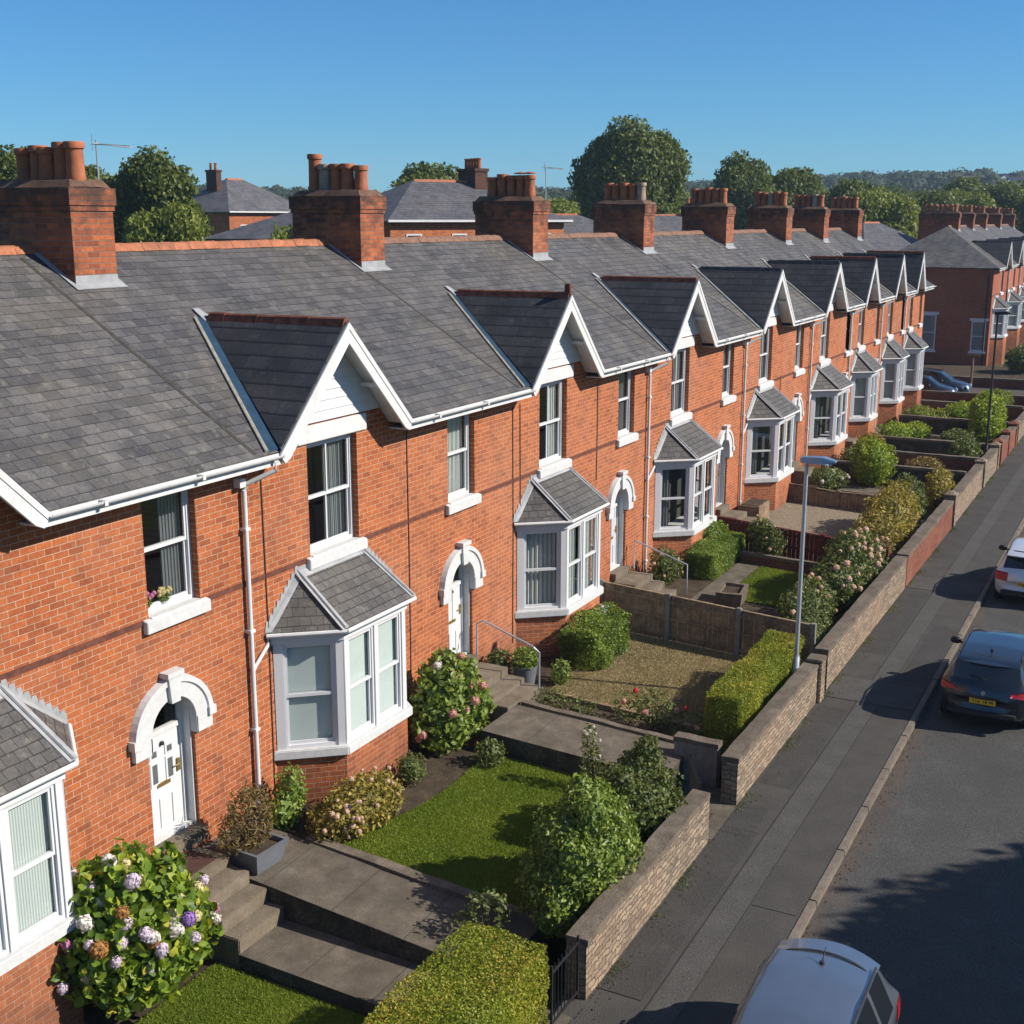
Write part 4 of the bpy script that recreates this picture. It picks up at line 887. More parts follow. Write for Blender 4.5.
mt = MB(); mt.box(12.62,13.25,-.72,-.22,.921,.938); tag(mt.build('doormat', m_plain('mat', (.07,.035,.025), .95, .3, 20., bump=.01)), 'brown doormat below the white panelled door', 'doormat')
# masonry
def garden_wall(label, x0, x1, y0, y1, z0, z1, mat, cop=True, piers=(), group=None, cm=None, zf=None):
    """wall along x or y with separate coping and piers; z1 may fall along the wall through zf(y)"""
    cx, cy = (x0+x1)/2, (y0+y1)/2; t = thing('garden_wall', label, 'wall', (cx,cy,z0), 0, group)
    zf = zf or (lambda x, y: z1); L_ = max(x1-x0, y1-y0); n = max(2,int(L_/.5)); alongx = (x1-x0) > (y1-y0)
    def strip(e, za, zb_, seed, cuts):
        mb = MB(); vs = []
        for i in range(n+1):
            q = i/n
            for a in (0,1):
                x = (x0-e+(x1-x0+2*e)*q) if alongx else (x0-e if a == 0 else x1+e); y = (y0-e if a == 0 else y1+e) if alongx else (y0-e+(y1-y0+2*e)*q)
                for b in (0,1): vs.append((x-cx, y-cy, (za(x,y) if b == 0 else zb_(x,y))-z0))
        fs = []
        for i in range(n):
            o = i*4; p = o+4; fs += [[o,p,p+1,o+1],[o+3,p+3,p+2,o+2],[o+1,p+1,p+3,o+3],[o+2,p+2,p,o]]
        fs += [[0,1,3,2],[n*4+2,n*4+3,n*4+1,n*4]]; mb.add(vs, fs); return mb
    strip(0, lambda x,y: z0, lambda x,y: zf(x,y)-(.10 if cop else 0), 1, 0).build('masonry', mat, t)
    if cop:
        mb = strip(.012, lambda x,y: zf(x,y)-.098, lambda x,y: zf(x,y), 2, 0); o = mb.build('coping', cm or M['coping'], t); rough(o, .022, 2.2, x0, 1)
    for px in piers:
        mb = MB(); a = .19; ym = 0
        mb.box(px-cx-a,px-cx+a,-a,a,0,zf(px,cy)-z0+.12); mb.add([(px-cx-a-.04,-a-.04,zf(px,cy)-z0+.122),(px-cx+a+.04,-a-.04,zf(px,cy)-z0+.122),(px-cx+a+.04,a+.04,zf(px,cy)-z0+.122),(px-cx-a-.04,a+.04,zf(px,cy)-z0+.122),(px-cx,0,zf(px,cy)-z0+.26)],[[0,1,4],[1,2,4],[2,3,4],[3,0,4],[3,2,1,0]])
        mb.build('pier', mat, t)
    return t
G = 'garden walls along the pavement'; FW = (-6.62,-6.32)
garden_wall('buff stone pavement wall in front of the green lawn, nearest the camera', 13.86,18.9,*FW,-.3,.92,M['stone'],group=G)
garden_wall('buff stone pavement wall with the steel lamp post behind it', 20.45,26.45,*FW,-.3,.92,M['stone'],group=G)
garden_wall('long buff stone pavement wall beside the peach coloured rose bushes', 26.98,36.1,*FW,-.3,.95,M['stone'],group=G)
garden_wall('red brick pavement wall with stone coping, beside the big bronze shrub', 36.2,44.3,*FW,-.3,.98,M['redbrick2'],group=G)
garden_wall('buff stone pavement wall just beyond the red brick one', 44.7,51.6,*FW,-.3,1.0,M['stone'],group=G,piers=(44.7,))
garden_wall('pavement wall with capped piers at the foot of the dark far lamp post', 52.0,56.2,*FW,-.3,.95,M['stone'],group=G,piers=(52.0,56.2))
garden_wall('pavement wall with capped piers beside the rounded bush near the far end', 57.2,62.6,*FW,-.3,.95,M['redbrick2'],group=G,piers=(57.2,59.9,62.6))
garden_wall('farthest pavement wall of the near row, running to the street corner', 63.4,75.2,*FW,-.3,.9,M['stone'],group=G,piers=(63.4,68.4))
pr = thing('gate_pier', 'stone gate pier at the end of the wall behind the lamp post', 'pier', (26.28,-6.6,-.2))
mb = MB(); mb.box(-.2,.2,-.1,.24,0,1.12); bevel(mb.build('shaft', M['stone'], pr), .02)
mb = MB(); mb.box(-.22,.22,-.12,.26,1.122,1.2); bevel(mb.build('cap', M['coping'], pr), .02)
zk = lambda x, y: .73+.068*y
garden_wall('low stone edging between the green lawn and the raised concrete path', 14.80,14.97,-5.5,-1.2,-.4,.6,M['rubble'],zf=zk)
garden_wall('stubby grey rendered wall behind the iron gate, at the end of the privet hedge', 20.98,21.2,-6.05,-5.2,-.2,.88,M['render_grey'])
garden_wall('low kerb wall between the flower bed and the raised path with handrail', 21.43,21.56,-5.4,-1.7,-.2,.7,M['rubble'],zf=lambda x,y: .84+.05*y)
garden_wall('thin plank edging along the near side of the parched lawn', 22.82,22.92,-5.5,-1.8,-.2,.5,M['fence'],cop=False,zf=lambda x,y: .57+.05*y)
garden_wall('low dark brick wall in front of the dark red fence', 35.35,35.5,-5.0,-1.9,0,.75,M['brick_dark'],zf=lambda x,y: .78+.04*y)
GD = 'dividing walls between the far gardens'
for x, z, lab, m in ((49.5,1.05,'dark dividing wall just behind the rounded lime green bush','rubble'),(53.0,1.0,'shade darkened dividing wall left of the dark far lamp post','brick_dark'),(56.3,1.05,'dark dividing wall below the third bay from the far end','rubble'),
      (62.7,1.1,'shade darkened dividing wall left of the rounded far bush','rubble'),(68.5,1.1,'dark dividing wall below the last bay window','brick_dark'),(74.6,.85,'shade darkened boundary wall beside the parked cars','brick_dark')):
    garden_wall(lab, x-.11, x+.11, -6.25, -1.2 if x < 70 else -.2, -.2, z, M[m], group=GD)  # dark masonry colours paint in the shade on faces turned from the sun
def fence(label, x, y0, y1, zt, zb, n, mat, pm, group=None):
    """boards from y0 (house) down to y1; zt, zb are heights along y"""
    t = thing('board_fence', label, 'fence', (x,y0,0), 0, group); Ln = (y1-y0)/n
    for k in range(n):
        a, b = k*Ln, (k+1)*Ln; mb = MB(); m = int(abs(Ln)/.125)
        for i in range(m):
            ya = a+(b-a)*i/m; yb = a+(b-a)*(i+.93)/m; j = rng.uniform(-.006,.006); zA = zt(y0+(ya+yb)/2)+rng.uniform(-.008,.008)
            mb.box(-.012+j,.010+j,*sorted((ya,yb)),zb(y0+ya),zA)
        o = mb.build('panel', mat, t)
        rl = MB()
        for q in (.12,.5,.88):
            P = lambda y, dz, xx: (xx, y, zb(y0+y)+(zt(y0+y)-zb(y0+y))*q+dz)
            rl.add([P(a,-.035,-.055),P(b,-.035,-.055),P(b,.035,-.055),P(a,.035,-.055),P(a,-.035,-.018),P(b,-.035,-.018),P(b,.035,-.018),P(a,.035,-.018)],[[0,1,2,3],[3,2,6,7],[0,4,5,1],[7,6,5,4]])
        rl.add([(-.04,a,zt(y0+a)+.012),(-.04,b,zt(y0+b)+.012),(.04,b,zt(y0+b)+.012),(.04,a,zt(y0+a)+.012),(-.04,a,zt(y0+a)+.04),(-.04,b,zt(y0+b)+.04),(.04,b,zt(y0+b)+.04),(.04,a,zt(y0+a)+.04)],[[0,1,5,4],[1,2,6,5],[2,3,7,6],[3,0,4,7],[4,5,6,7]])
        rl.build('rail', mat, o)
    for k in range(n+1):
        mb = MB(); y = k*Ln; mb.box(-.07,.05,y-.06,y+.06,zb(y0+y)-.15,zt(y0+y)+.08); bevel(mb.build('post', pm, t), .01)
    return t
M['post_grey'] = m_plain('concrete_post', (.2,.185,.165), .9, .25, 6., bump=.01)
fence('brown board fence with concrete posts beside the parched lawn', 27.62,-.75,-6.1,lambda y: 1.62+.062*y,lambda y: .48+.05*y,3,M['fence'],M['post_grey'])
fence('dark red board fence between the green lawn and the gravelled garden', 36.3,-.4,-6.0,lambda y: 1.5+.075*y,lambda y: .4+.04*y,3,M['fence_red'],M['fence_red'])
fence('stepped brown board fence behind the gravelled garden', 44.2,-.5,-4.9,lambda y: 1.05 if y > -1.9 else .88,lambda y: .35+.04*y,2,M['fence'],M['fence'])
M['post_brown'] = m_plain('post_brown', (.2,.12,.085), .85, .2)
# iron gates
def gate(label, x0, x1, y, rz=0, h=.95):
    t = thing('iron_gate', label, 'gate', (x0,y,.04), rz, 'black iron garden gates'); w = x1-x0; mb = MB()
    for zz in (.08,h-.12): mb.box(0,w,-.012,.012,zz,zz+.03)
    for xx in (0,w-.03): mb.box(xx,xx+.03,-.014,.014,0,h)
    mb.build('frame', M['black'], t); br = MB(); n = int(w/.1)
    for i in range(1,n): q = w*i/n; br.tube([(q,0,.09),(q,0,h-.02+.03*math.sin(3.14*i/n))], .008, 6)
    br.build('bars', M['black'], t); return t
gate('black iron gate at the end of the clipped foreground hedge', 12.98,13.82,-6.52); gate('black iron gate standing open beside the grey rendered wall', 19.05,20.3,-6.4,R(28))
# hand rails
def rail(label, pts, group=None):
    t = thing('handrail', label, 'handrail', tuple(pts[0]), 0, group); P = [tuple(np.array(p)-np.array(pts[0])) for p in pts]
    mb = MB(); mb.tube(P, .022, 8); smooth_by_angle(mb.build('rail_tube', M['lamp_pole'], t)); return t
rail('bent steel handrail beside the stone steps', [(22.42,-.1,1.15),(22.42,-.1,1.92),(22.42,-.25,2.0),(22.4,-1.5,1.60),(22.4,-1.62,1.5),(22.4,-1.62,.7)])
rail('pale handrail behind the wooden board fence', [(31.1,-.2,1.0),(31.1,-.2,1.8),(31.1,-1.75,1.3),(31.1,-1.75,.45)])

# ------------------------------------------------------------------ planting
hedge('hedge', 'clipped flat topped privet hedge filling the bottom of the frame', 8.3,12.92,-6.52,-5.32,-.15,1.38,L['privet'],3000,.036)
hedge('hedge', 'clipped golden green privet hedge behind the lamp post', 22.2,26.55,-6.12,-5.35,.15,1.36,L['privet'],2600,.042,lump=.03)
shrub('hydrangea', 'large mophead hydrangea in many colours beside the nearest front door', 'shrub', (11.1,-1.02,.24),
      [(0,0,.95,.92,.8,.92),(-.35,.05,.7,.75,.75,.75),(.4,-.1,.7,.75,.7,.75),(.05,-.35,.5,.98,.6,.6),(-.15,.1,1.2,.65,.55,.55)], 5200, .15, L['hyd'], None, 14,
      [('lilac',16),('white',9),('purple',1),('pink',3),('cream',8),('rust',5)], .7, .8, .105)
shrub('hydrangea', 'tall green hydrangea with faded pink heads right of the nearest whole bay', 'shrub', (19.75,-.95,.35),
      [(0,0,.95,.72,.62,.85),(-.3,0,.6,.6,.6,.65),(.4,-.1,.65,.6,.55,.65),(.1,.05,1.35,.5,.45,.5)], 4200, .13, L['green'], None, 10, [('rose',13),('white',2)], .7, .7, .09)
shrub('shrub', 'golden shrub with peach flowers under the nearest whole bay', 'shrub', (15.85,-1.55,.5), [(0,0,.35,.75,.5,.5),(-.5,.1,.25,.5,.45,.42),(.55,.0,.25,.5,.4,.42)], 4200, .075, L['yel'], None, 9, [('peach',26)], .66, .6, .045)
shrub('shrub', 'thin green climber between downpipe and nearest whole bay', 'shrub', (15.35,-.5,.6), [(0,0,.45,.3,.25,.5),(-.25,-.05,.25,.35,.25,.35)], 900, .08, L['green'], None, 5)
shrub('shrub', 'small silvery herb at the foot of the nearest whole bay', 'plant', (17.75,-1.35,.5), [(0,0,.2,.32,.28,.28)], 700, .06, L['mid'], None, 4)
shrub('shrub', 'bright glossy leafed bush inside the nearest stone wall', 'shrub', (15.75,-5.72,.1), [(0,0,.95,.95,.8,.95),(-.35,.1,.7,.75,.7,.75),(.5,.05,.75,.75,.7,.75),(.1,0,1.45,.5,.45,.5),(.9,0,.5,.5,.55,.5),(-.7,-.1,1.25,.28,.3,.42),(.62,.1,1.5,.3,.28,.42),(-.25,-.2,1.72,.26,.26,.36),(.25,.2,1.8,.22,.24,.3),(-1.0,0,.55,.3,.35,.4)], 10500, .085, L['green'], None, 12, None, .74)
shrub('shrub', 'looser olive bush inside the stone wall beside the iron gate', 'shrub', (18.15,-5.6,.05), [(0,0,.75,.85,.75,.8),(.4,.1,.6,.65,.65,.65),(-.4,.2,.95,.6,.55,.6),(.1,0,1.3,.45,.4,.4),(-.65,0,1.35,.22,.24,.38),(.55,.1,1.3,.24,.24,.42),(.15,-.1,1.66,.2,.22,.3)], 6800, .08, L['mid'], None, 12, None, .7)
shrub('shrub', 'wispy white flowered plant against the raised path wall', 'plant', (19.4,-4.2,.2), [(0,0,.5,.22,.2,.45),(.1,.1,.9,.15,.15,.35)], 420, .07, L['mid'], None, 7, [('white',9)], 0, .6, .035)
shrub('shrub', 'small olive tuft at the foot of the raised path wall', 'plant', (19.35,-2.1,.3), [(0,0,.22,.32,.3,.28)], 620, .07, L['mid'], None, 6, None, .5)
shrub('shrub', 'spindly weed growing from the near concrete path', 'plant', (14.2,-4.9,.3), [(0,0,.4,.28,.3,.35),(.2,.1,.2,.3,.25,.2),(-.2,.2,.25,.25,.25,.2)], 420, .075, L['mid'], None, 9, None, 0)
hedge('shrub_hedge', 'rough green hedge bush under the second whole bay', 24.7,26.7,-1.95,-1.0,.4,1.22,L['box'],1900,.06,lump=.075)
shrub('shrub', 'pale leafy sprig at the corner of the parched lawn', 'plant', (23.6,-1.55,.42), [(0,0,.25,.25,.22,.32)], 420, .07, L['green'], None, 6, None, .4)
shrub('shrub', 'leggy rose with a red bloom in the bed by the parched lawn', 'shrub', (22.3,-4.3,.3), [(0,0,.5,.35,.4,.4),(.2,.6,.35,.35,.4,.3),(.0,-.7,.3,.35,.4,.28)], 1100, .07, L['mid'], None, 9, [('red',2),('rose',4)], 0, .6, .06)
shrub('shrub', 'low straggling greenery in the bed beside the raised path', 'shrub', (22.2,-2.6,.3), [(0,0,.2,.4,.5,.22),(.1,.7,.25,.35,.4,.25)], 900, .06, L['mid'], None, 6, None, .3)
hedge('shrub_hedge', 'low clipped bright green hedge under the third whole bay', 33.0,36.0,-1.85,-1.0,.38,1.12,L['box'],2400,.05,lump=.035)
shrub('shrub', 'rounded green bush right of the third whole bay', 'shrub', (35.6,-.85,.4), [(-.2,0,.55,.75,.6,.62)], 3200, .08, L['box'], None, 7, None, .8)
shrub('shrub', 'dark climber around the pale handrail', 'shrub', (31.9,-.75,.45), [(0,0,.5,.45,.4,.55),(.4,-.1,.35,.4,.35,.4)], 1400, .08, L['mid'], None, 8, [('peach',6)], .5, .6, .05)
shrub('rose_bush', 'tall rose bush with many peach blooms inside the long stone wall', 'shrub', (33.9,-5.5,.2), [(0,0,.9,1.2,.72,.85),(-1.2,.1,.7,1.0,.68,.75),(1.2,.0,.75,1.0,.7,.75),(.3,.1,1.3,.8,.5,.5),(-.7,-.1,1.35,.4,.35,.45),(1.0,0,1.3,.4,.35,.4)], 8500, .09, L['mid'], None, 14, [('peach',42)], .66, .6, .085, 'bloom')
shrub('rose_bush', 'lower leafy rose bush beside the green lawn and fence', 'shrub', (30.2,-5.25,.2), [(0,0,.55,.9,.65,.6),(-.9,-.3,.4,.8,.6,.45),(.9,.1,.55,.8,.6,.6)], 5600, .085, L['mid'], None, 12, [('peach',10)], .66, .6, .07, 'bloom')
shrub('shrub', 'low grey green ground shrub behind the wall end pier', 'shrub', (28.6,-5.9,.15), [(0,0,.35,1.1,.4,.42)], 2600, .07, L['mid'], None, 8, None, .7)
shrub('shrub', 'climbing shrub on the dark red fence', 'shrub', (35.75,-2.6,.5), [(0,0,.45,.3,.55,.5),(0,.2,.8,.25,.4,.4)], 1500, .085, L['mid'], None, 7, [('peach',5)], .5, .6, .05)
shrub('shrub', 'big bronze green shrub inside the red brick wall', 'shrub', (40.2,-5.3,.25), [(0,0,.8,1.3,.8,.9),(-1.3,.1,.6,1.0,.75,.7),(1.3,.1,.8,1.1,.75,.9)], 8000, .1, L['yel'], None, 12, None, .72)
shrub('shrub', 'feathery green shrub at the end of the bronze shrub', 'shrub', (42.6,-5.3,.3), [(0,0,.8,.8,.7,.95)], 2400, .11, L['mid'], None, 8, None, .7)
shrub('shrub', 'pinkish dead flower stems against the gravelled garden', 'shrub', (37.2,-5.7,.3), [(0,0,.4,.4,.35,.4)], 600, .08, L['dry'], None, 9, [('peach',9)], 0, .6, .06)
shrub('shrub', 'rounded lime green bush in the fifth garden', 'shrub', (48.9,-2.9,.4), [(0,0,.8,.95,.8,.85),(.2,.2,1.2,.7,.6,.5)], 4800, .1, L['lime'], None, 9, None, .78)
shrub('shrub', 'yellowing shrub at the pavement end of the fifth garden', 'shrub', (46.7,-5.75,.3), [(0,0,.6,1.0,.45,.7)], 3000, .1, L['yel'], None, 9, None, .72)
shrub('shrub', 'pale mixed shrubs under the fourth whole bay', 'shrub', (46.4,-1.6,.4), [(0,0,.45,.6,.5,.5),(.9,-.2,.35,.5,.5,.4)], 1900, .09, L['mid'], None, 8, [('white',8)], .6)
shrub('shrub', 'rounded bright green bush by the pavement, farthest of all', 'shrub', (60.9,-5.5,.35), [(0,0,1.1,1.7,.75,1.15),(.4,.2,1.5,1.2,.6,.75)], 7500, .14, L['lime'], None, 10, None, .8)
shrub('shrub', 'dark shrub beside the foot of the dark far lamp post', 'shrub', (54.4,-5.5,.3), [(0,0,.55,1.0,.6,.65)], 2600, .12, L['mid'], None, 8, None, .76)
shrub('shrub', 'low variegated shrubs beneath the third bay from the far end', 'shrub', (57.6,-2.0,.4), [(0,0,.5,1.0,.7,.6),(1.6,-.6,.4,.9,.7,.5)], 3400, .12, L['lime'], None, 8, None, .76)
sheet('garden_soil', M['soil'], flat(86.3,103,-6,14,-.62), 4, 4)
shrub('shrub', 'straggly grey shrub against the dividing wall beyond the lime bush', 'shrub', (51.2,-1.8,.4), [(0,0,.45,.9,.7,.55),(.9,-.5,.35,.6,.6,.4)], 2400, .11, L['mid'], None, 8, [('peach',5)], .6, .6, .06)
shrub('shrub', 'tawny dead flower clump in the sixth garden', 'shrub', (51.5,-4.4,.35), [(0,0,.35,.8,.7,.4)], 1300, .11, L['dry'], None, 9, None, .4)
shrub('shrub', 'low olive bush in the middle of the seventh garden', 'shrub', (58.3,-4.6,.4), [(0,0,.4,1.2,.7,.45)], 2200, .12, L['mid'], None, 8, None, .7)
shrub('shrub', 'green bush under the second bay from the far end', 'shrub', (64.0,-1.9,.4), [(0,0,.45,1.2,.7,.55),(1.6,-.8,.3,.9,.6,.4)], 3000, .13, L['tree2'], None, 8, None, .74)
shrub('shrub', 'yellow green bush against the wall below the last bay', 'shrub', (66.5,-3.6,.4), [(0,0,.45,1.1,.8,.55)], 2200, .13, L['lime'], None, 8, None, .74)
shrub('shrub', 'bushy green shrub between the last walls before the side street', 'shrub', (71.5,-4.6,.4), [(0,0,.5,1.3,.8,.6)], 2200, .14, L['tree2'], None, 8, None, .74)
shrub('shrub', 'reddish shrub under the sixth whole bay', 'shrub', (53.9,-1.7,.4), [(0,0,.5,.9,.6,.6)], 2000, .12, L['yel'], None, 7, None, .7)
fl = thing('poppy_plant', 'low red flowers below the bay cut by the left edge', 'plant', (9.15,-1.35,-.1))
P, Q = blob_points([(0,0,.12,.35,.22,.15)], 260); link('foliage', leaf_mesh('f', P, Q, .06, L['mid']), fl)
for i in range(6): o = link('flower_head', bloom('red',.04), fl); o.location = (rng.uniform(-.3,.3), rng.uniform(-.2,.1), rng.uniform(.2,.34))
# pots
pt = thing('planter', 'square slate grey tub beside the nearest downpipe', 'planter', (13.82,-1.0,.64), R(-4))
mb = MB(); a, b, hh = .27, .36, .36
mb.add([(-a,-a,0),(a,-a,0),(a,a,0),(-a,a,0),(-b,-b,hh),(b,-b,hh),(b,b,hh),(-b,b,hh),(-b+.05,-b+.05,hh),(b-.05,-b+.05,hh),(b-.05,b-.05,hh),(-b+.05,b-.05,hh),(-b+.07,-b+.07,hh-.1),(b-.07,-b+.07,hh-.1),(b-.07,b-.07,hh-.1),(-b+.07,b-.07,hh-.1)],
       [[3,2,1,0]]+[[i,(i+1)%4,(i+1)%4+4,i+4] for i in range(4)]+[[i+4,(i+1)%4+4,(i+1)%4+8,i+8] for i in range(4)]+[[i+8,(i+1)%4+8,(i+1)%4+12,i+12] for i in range(4)])
mb.build('tub', M['planter'], pt); mb = MB(); mb.quad((-.3,-.3,.29),(.3,-.3,.29),(.3,.3,.29),(-.3,.3,.29)); mb.build('compost', M['soil'], pt)
shrub('potted_plant', 'browning grassy plant growing in the square grey tub', 'plant', (13.82,-.95,.92), [(0,.05,.45,.42,.3,.55),(-.15,.1,.3,.4,.3,.35)], 1500, .1, L['dry'], None, 26, None, 0, .22)
pb = thing('planter', 'round galvanised bucket planter beside the handrail steps', 'planter', (22.95,-1.0,.45)); mb = MB()
mb.lathe([(0,0),(.2,0),(.23,.2),(.27,.47),(.285,.48),(.285,.5),(.255,.5),(.24,.42),(0,.42)], n=18); smooth_by_angle(mb.build('bucket', M['planter'], pb))
shrub('potted_plant', 'small bush in the galvanised bucket planter', 'plant', (22.95,-1.0,.87), [(0,0,.2,.32,.3,.28)], 800, .07, L['green'], None, 6, None, .6)
shrub('potted_plant', 'small bush on the ground between front steps and bucket planter', 'plant', (22.85,-.4,.5), [(0,0,.4,.3,.28,.35)], 700, .075, L['mid'], None, 6, None, .6)
tr = thing('stone_trough', 'weathered stone trough beside the small green lawn', 'trough', (31.35,-2.95,.33), R(8)); mb = MB()
mb.add([(-.45,-.3,0),(.45,-.3,0),(.45,.3,0),(-.45,.3,0),(-.55,-.36,.42),(.55,-.36,.42),(.55,.36,.42),(-.55,.36,.42),(-.44,-.26,.42),(.44,-.26,.42),(.44,.26,.42),(-.44,.26,.42),(-.42,-.24,.3),(.42,-.24,.3),(.42,.24,.3),(-.42,.24,.3)],
       [[i,(i+1)%4,(i+1)%4+4,i+4] for i in range(4)]+[[i+4,(i+1)%4+4,(i+1)%4+8,i+8] for i in range(4)]+[[i+8,(i+1)%4+8,(i+1)%4+12,i+12] for i in range(4)])
rough(mb.build('basin', M['coping'], tr), .02, 3., 1, 2); mb = MB(); mb.quad((-.42,-.24,.34),(.42,-.24,.34),(.42,.24,.34),(-.42,.24,.34)); mb.build('compost', M['soil'], tr)
bx = thing('storage_box', 'grey storage box between rough hedge bush and wooden fence', 'box', (26.95,-.75,.42)); mb = MB(); mb.box(-.4,.4,-.3,.3,0,.62); bevel(mb.build('body', M['door_grey'], bx), .02); mb = MB(); mb.box(-.43,.43,-.33,.33,.622,.68); bevel(mb.build('lid', M['clad'], bx), .02)
for (x, y, z, lab, c) in ((13.05,.16,4.73,'little pot of pink tulips on the nearest upstairs window sill','pink'),(13.42,.15,4.73,'little pot of yellow flowers on the nearest upstairs window sill','cream')):
    t = thing('flower_pot', lab, 'flower pot', (x,y+.02,z)); mb = MB(); mb.lathe([(0,0),(.05,0),(.065,.12),(.055,.12),(0,.1)], n=12); mb.build('pot', M['white'], t)
    P, Q = blob_points([(0,0,.2,.1,.05,.1)], 160); link('foliage', leaf_mesh('f', P, Q, .07, L['green'], .4), t)
    for i in range(9): o = link('flower_head', bloom(c,.035), t); o.location = (rng.uniform(-.14,.14), rng.uniform(-.04,.04), rng.uniform(.24,.33))
# moss covered mounds and boxes by the fourth bay
cr = thing('planting_box', 'dark sleeper planting box below the fourth whole bay', 'planter', (40.6,-.7,.4)); mb = MB(); mb.box(-.6,.6,-.35,.35,0,.62); mb.build('sides', M['fence'], cr); mb = MB(); mb.box(-.54,.54,-.29,.29,.621,.64); mb.build('compost', M['soil'], cr)

# ------------------------------------------------------------------ lamps, posts
def lamp(label, x, y, z0, h, head_dy, m, dark=False):
    t = thing('street_lamp', label, 'street lamp', (x,y,z0), 0, 'street lamps'); mb = MB()
    mb.tube([(0,0,0),(0,0,1.1)], .075, 12); mb.tube([(0,0,1.1),(0,0,1.16)], .075, 12, r2=.05); mb.tube([(0,0,1.16),(0,0,h)], .05, 12, r2=.042)
    smooth_by_angle(mb.build('pole', m, t), 50)
    hd = MB(); d = head_dy
    hd.add([(-.11,.12,h-.02),(.11,.12,h-.02),(.15,-.35,h+.0),(-.15,-.35,h+.0),(-.1,-d,h+.03),(.1,-d,h+.03),(-.1,.12,h+.10),(.1,.12,h+.10),(.13,-.35,h+.13),(-.13,-.35,h+.13),(-.08,-d,h+.07),(.08,-d,h+.07)],
           [[0,1,2,3],[3,2,5,4],[6,9,8,7],[9,10,11,8],[0,6,7,1],[4,5,11,10],[1,7,8,2],[2,8,11,5],[0,3,9,6],[3,4,10,9]])
    o = hd.build('lamp_head', M['lamp_head'] if not dark else m, t); bevel(o, .015); 
    ln = MB(); ln.box(-.09,.09,-d+.1,-.1,h-.035,h-.005); ln.build('lens', M['glass'], o); return t
lamp('slim grey steel street lamp behind the stone wall and privet hedge', 25.65,-6.24,.05,5.42,.62,M['lamp_pole'])
lamp('dark thin street lamp near the far end of the pavement wall', 55.6,-6.18,.0,6.6,.5,M['black'],True)
sp = thing('marker_post', 'small brown T shaped post by the side street wall', 'post', (85.5,-1.35,-.4)); mb = MB(); mb.tube([(0,0,0),(0,0,2.2)], .07, 6); mb.build('post', M['post_brown'], sp); mb = MB(); mb.box(-.05,.05,-.42,.42,2.2,2.36); bevel(mb.build('crossbar', M['post_brown'], sp), .02)
garden_wall('low wall round the far corner house across the side street', 86.0,86.3,-6.0,12,-.9,.42,M['brick_dark'],cm=M['coping'])
garden_wall('low front wall of the far row of houses', 86.4,150,-6.4,-6.15,-.9,.5,M['redbrick2'])
shrub('shrub', 'dark shrub in the garden of the far corner house', 'shrub', (99.5,-3.,-.6), [(0,0,.9,1.6,1.2,1.1)], 2600, .2, L['mid'], None, 6, None, .78)

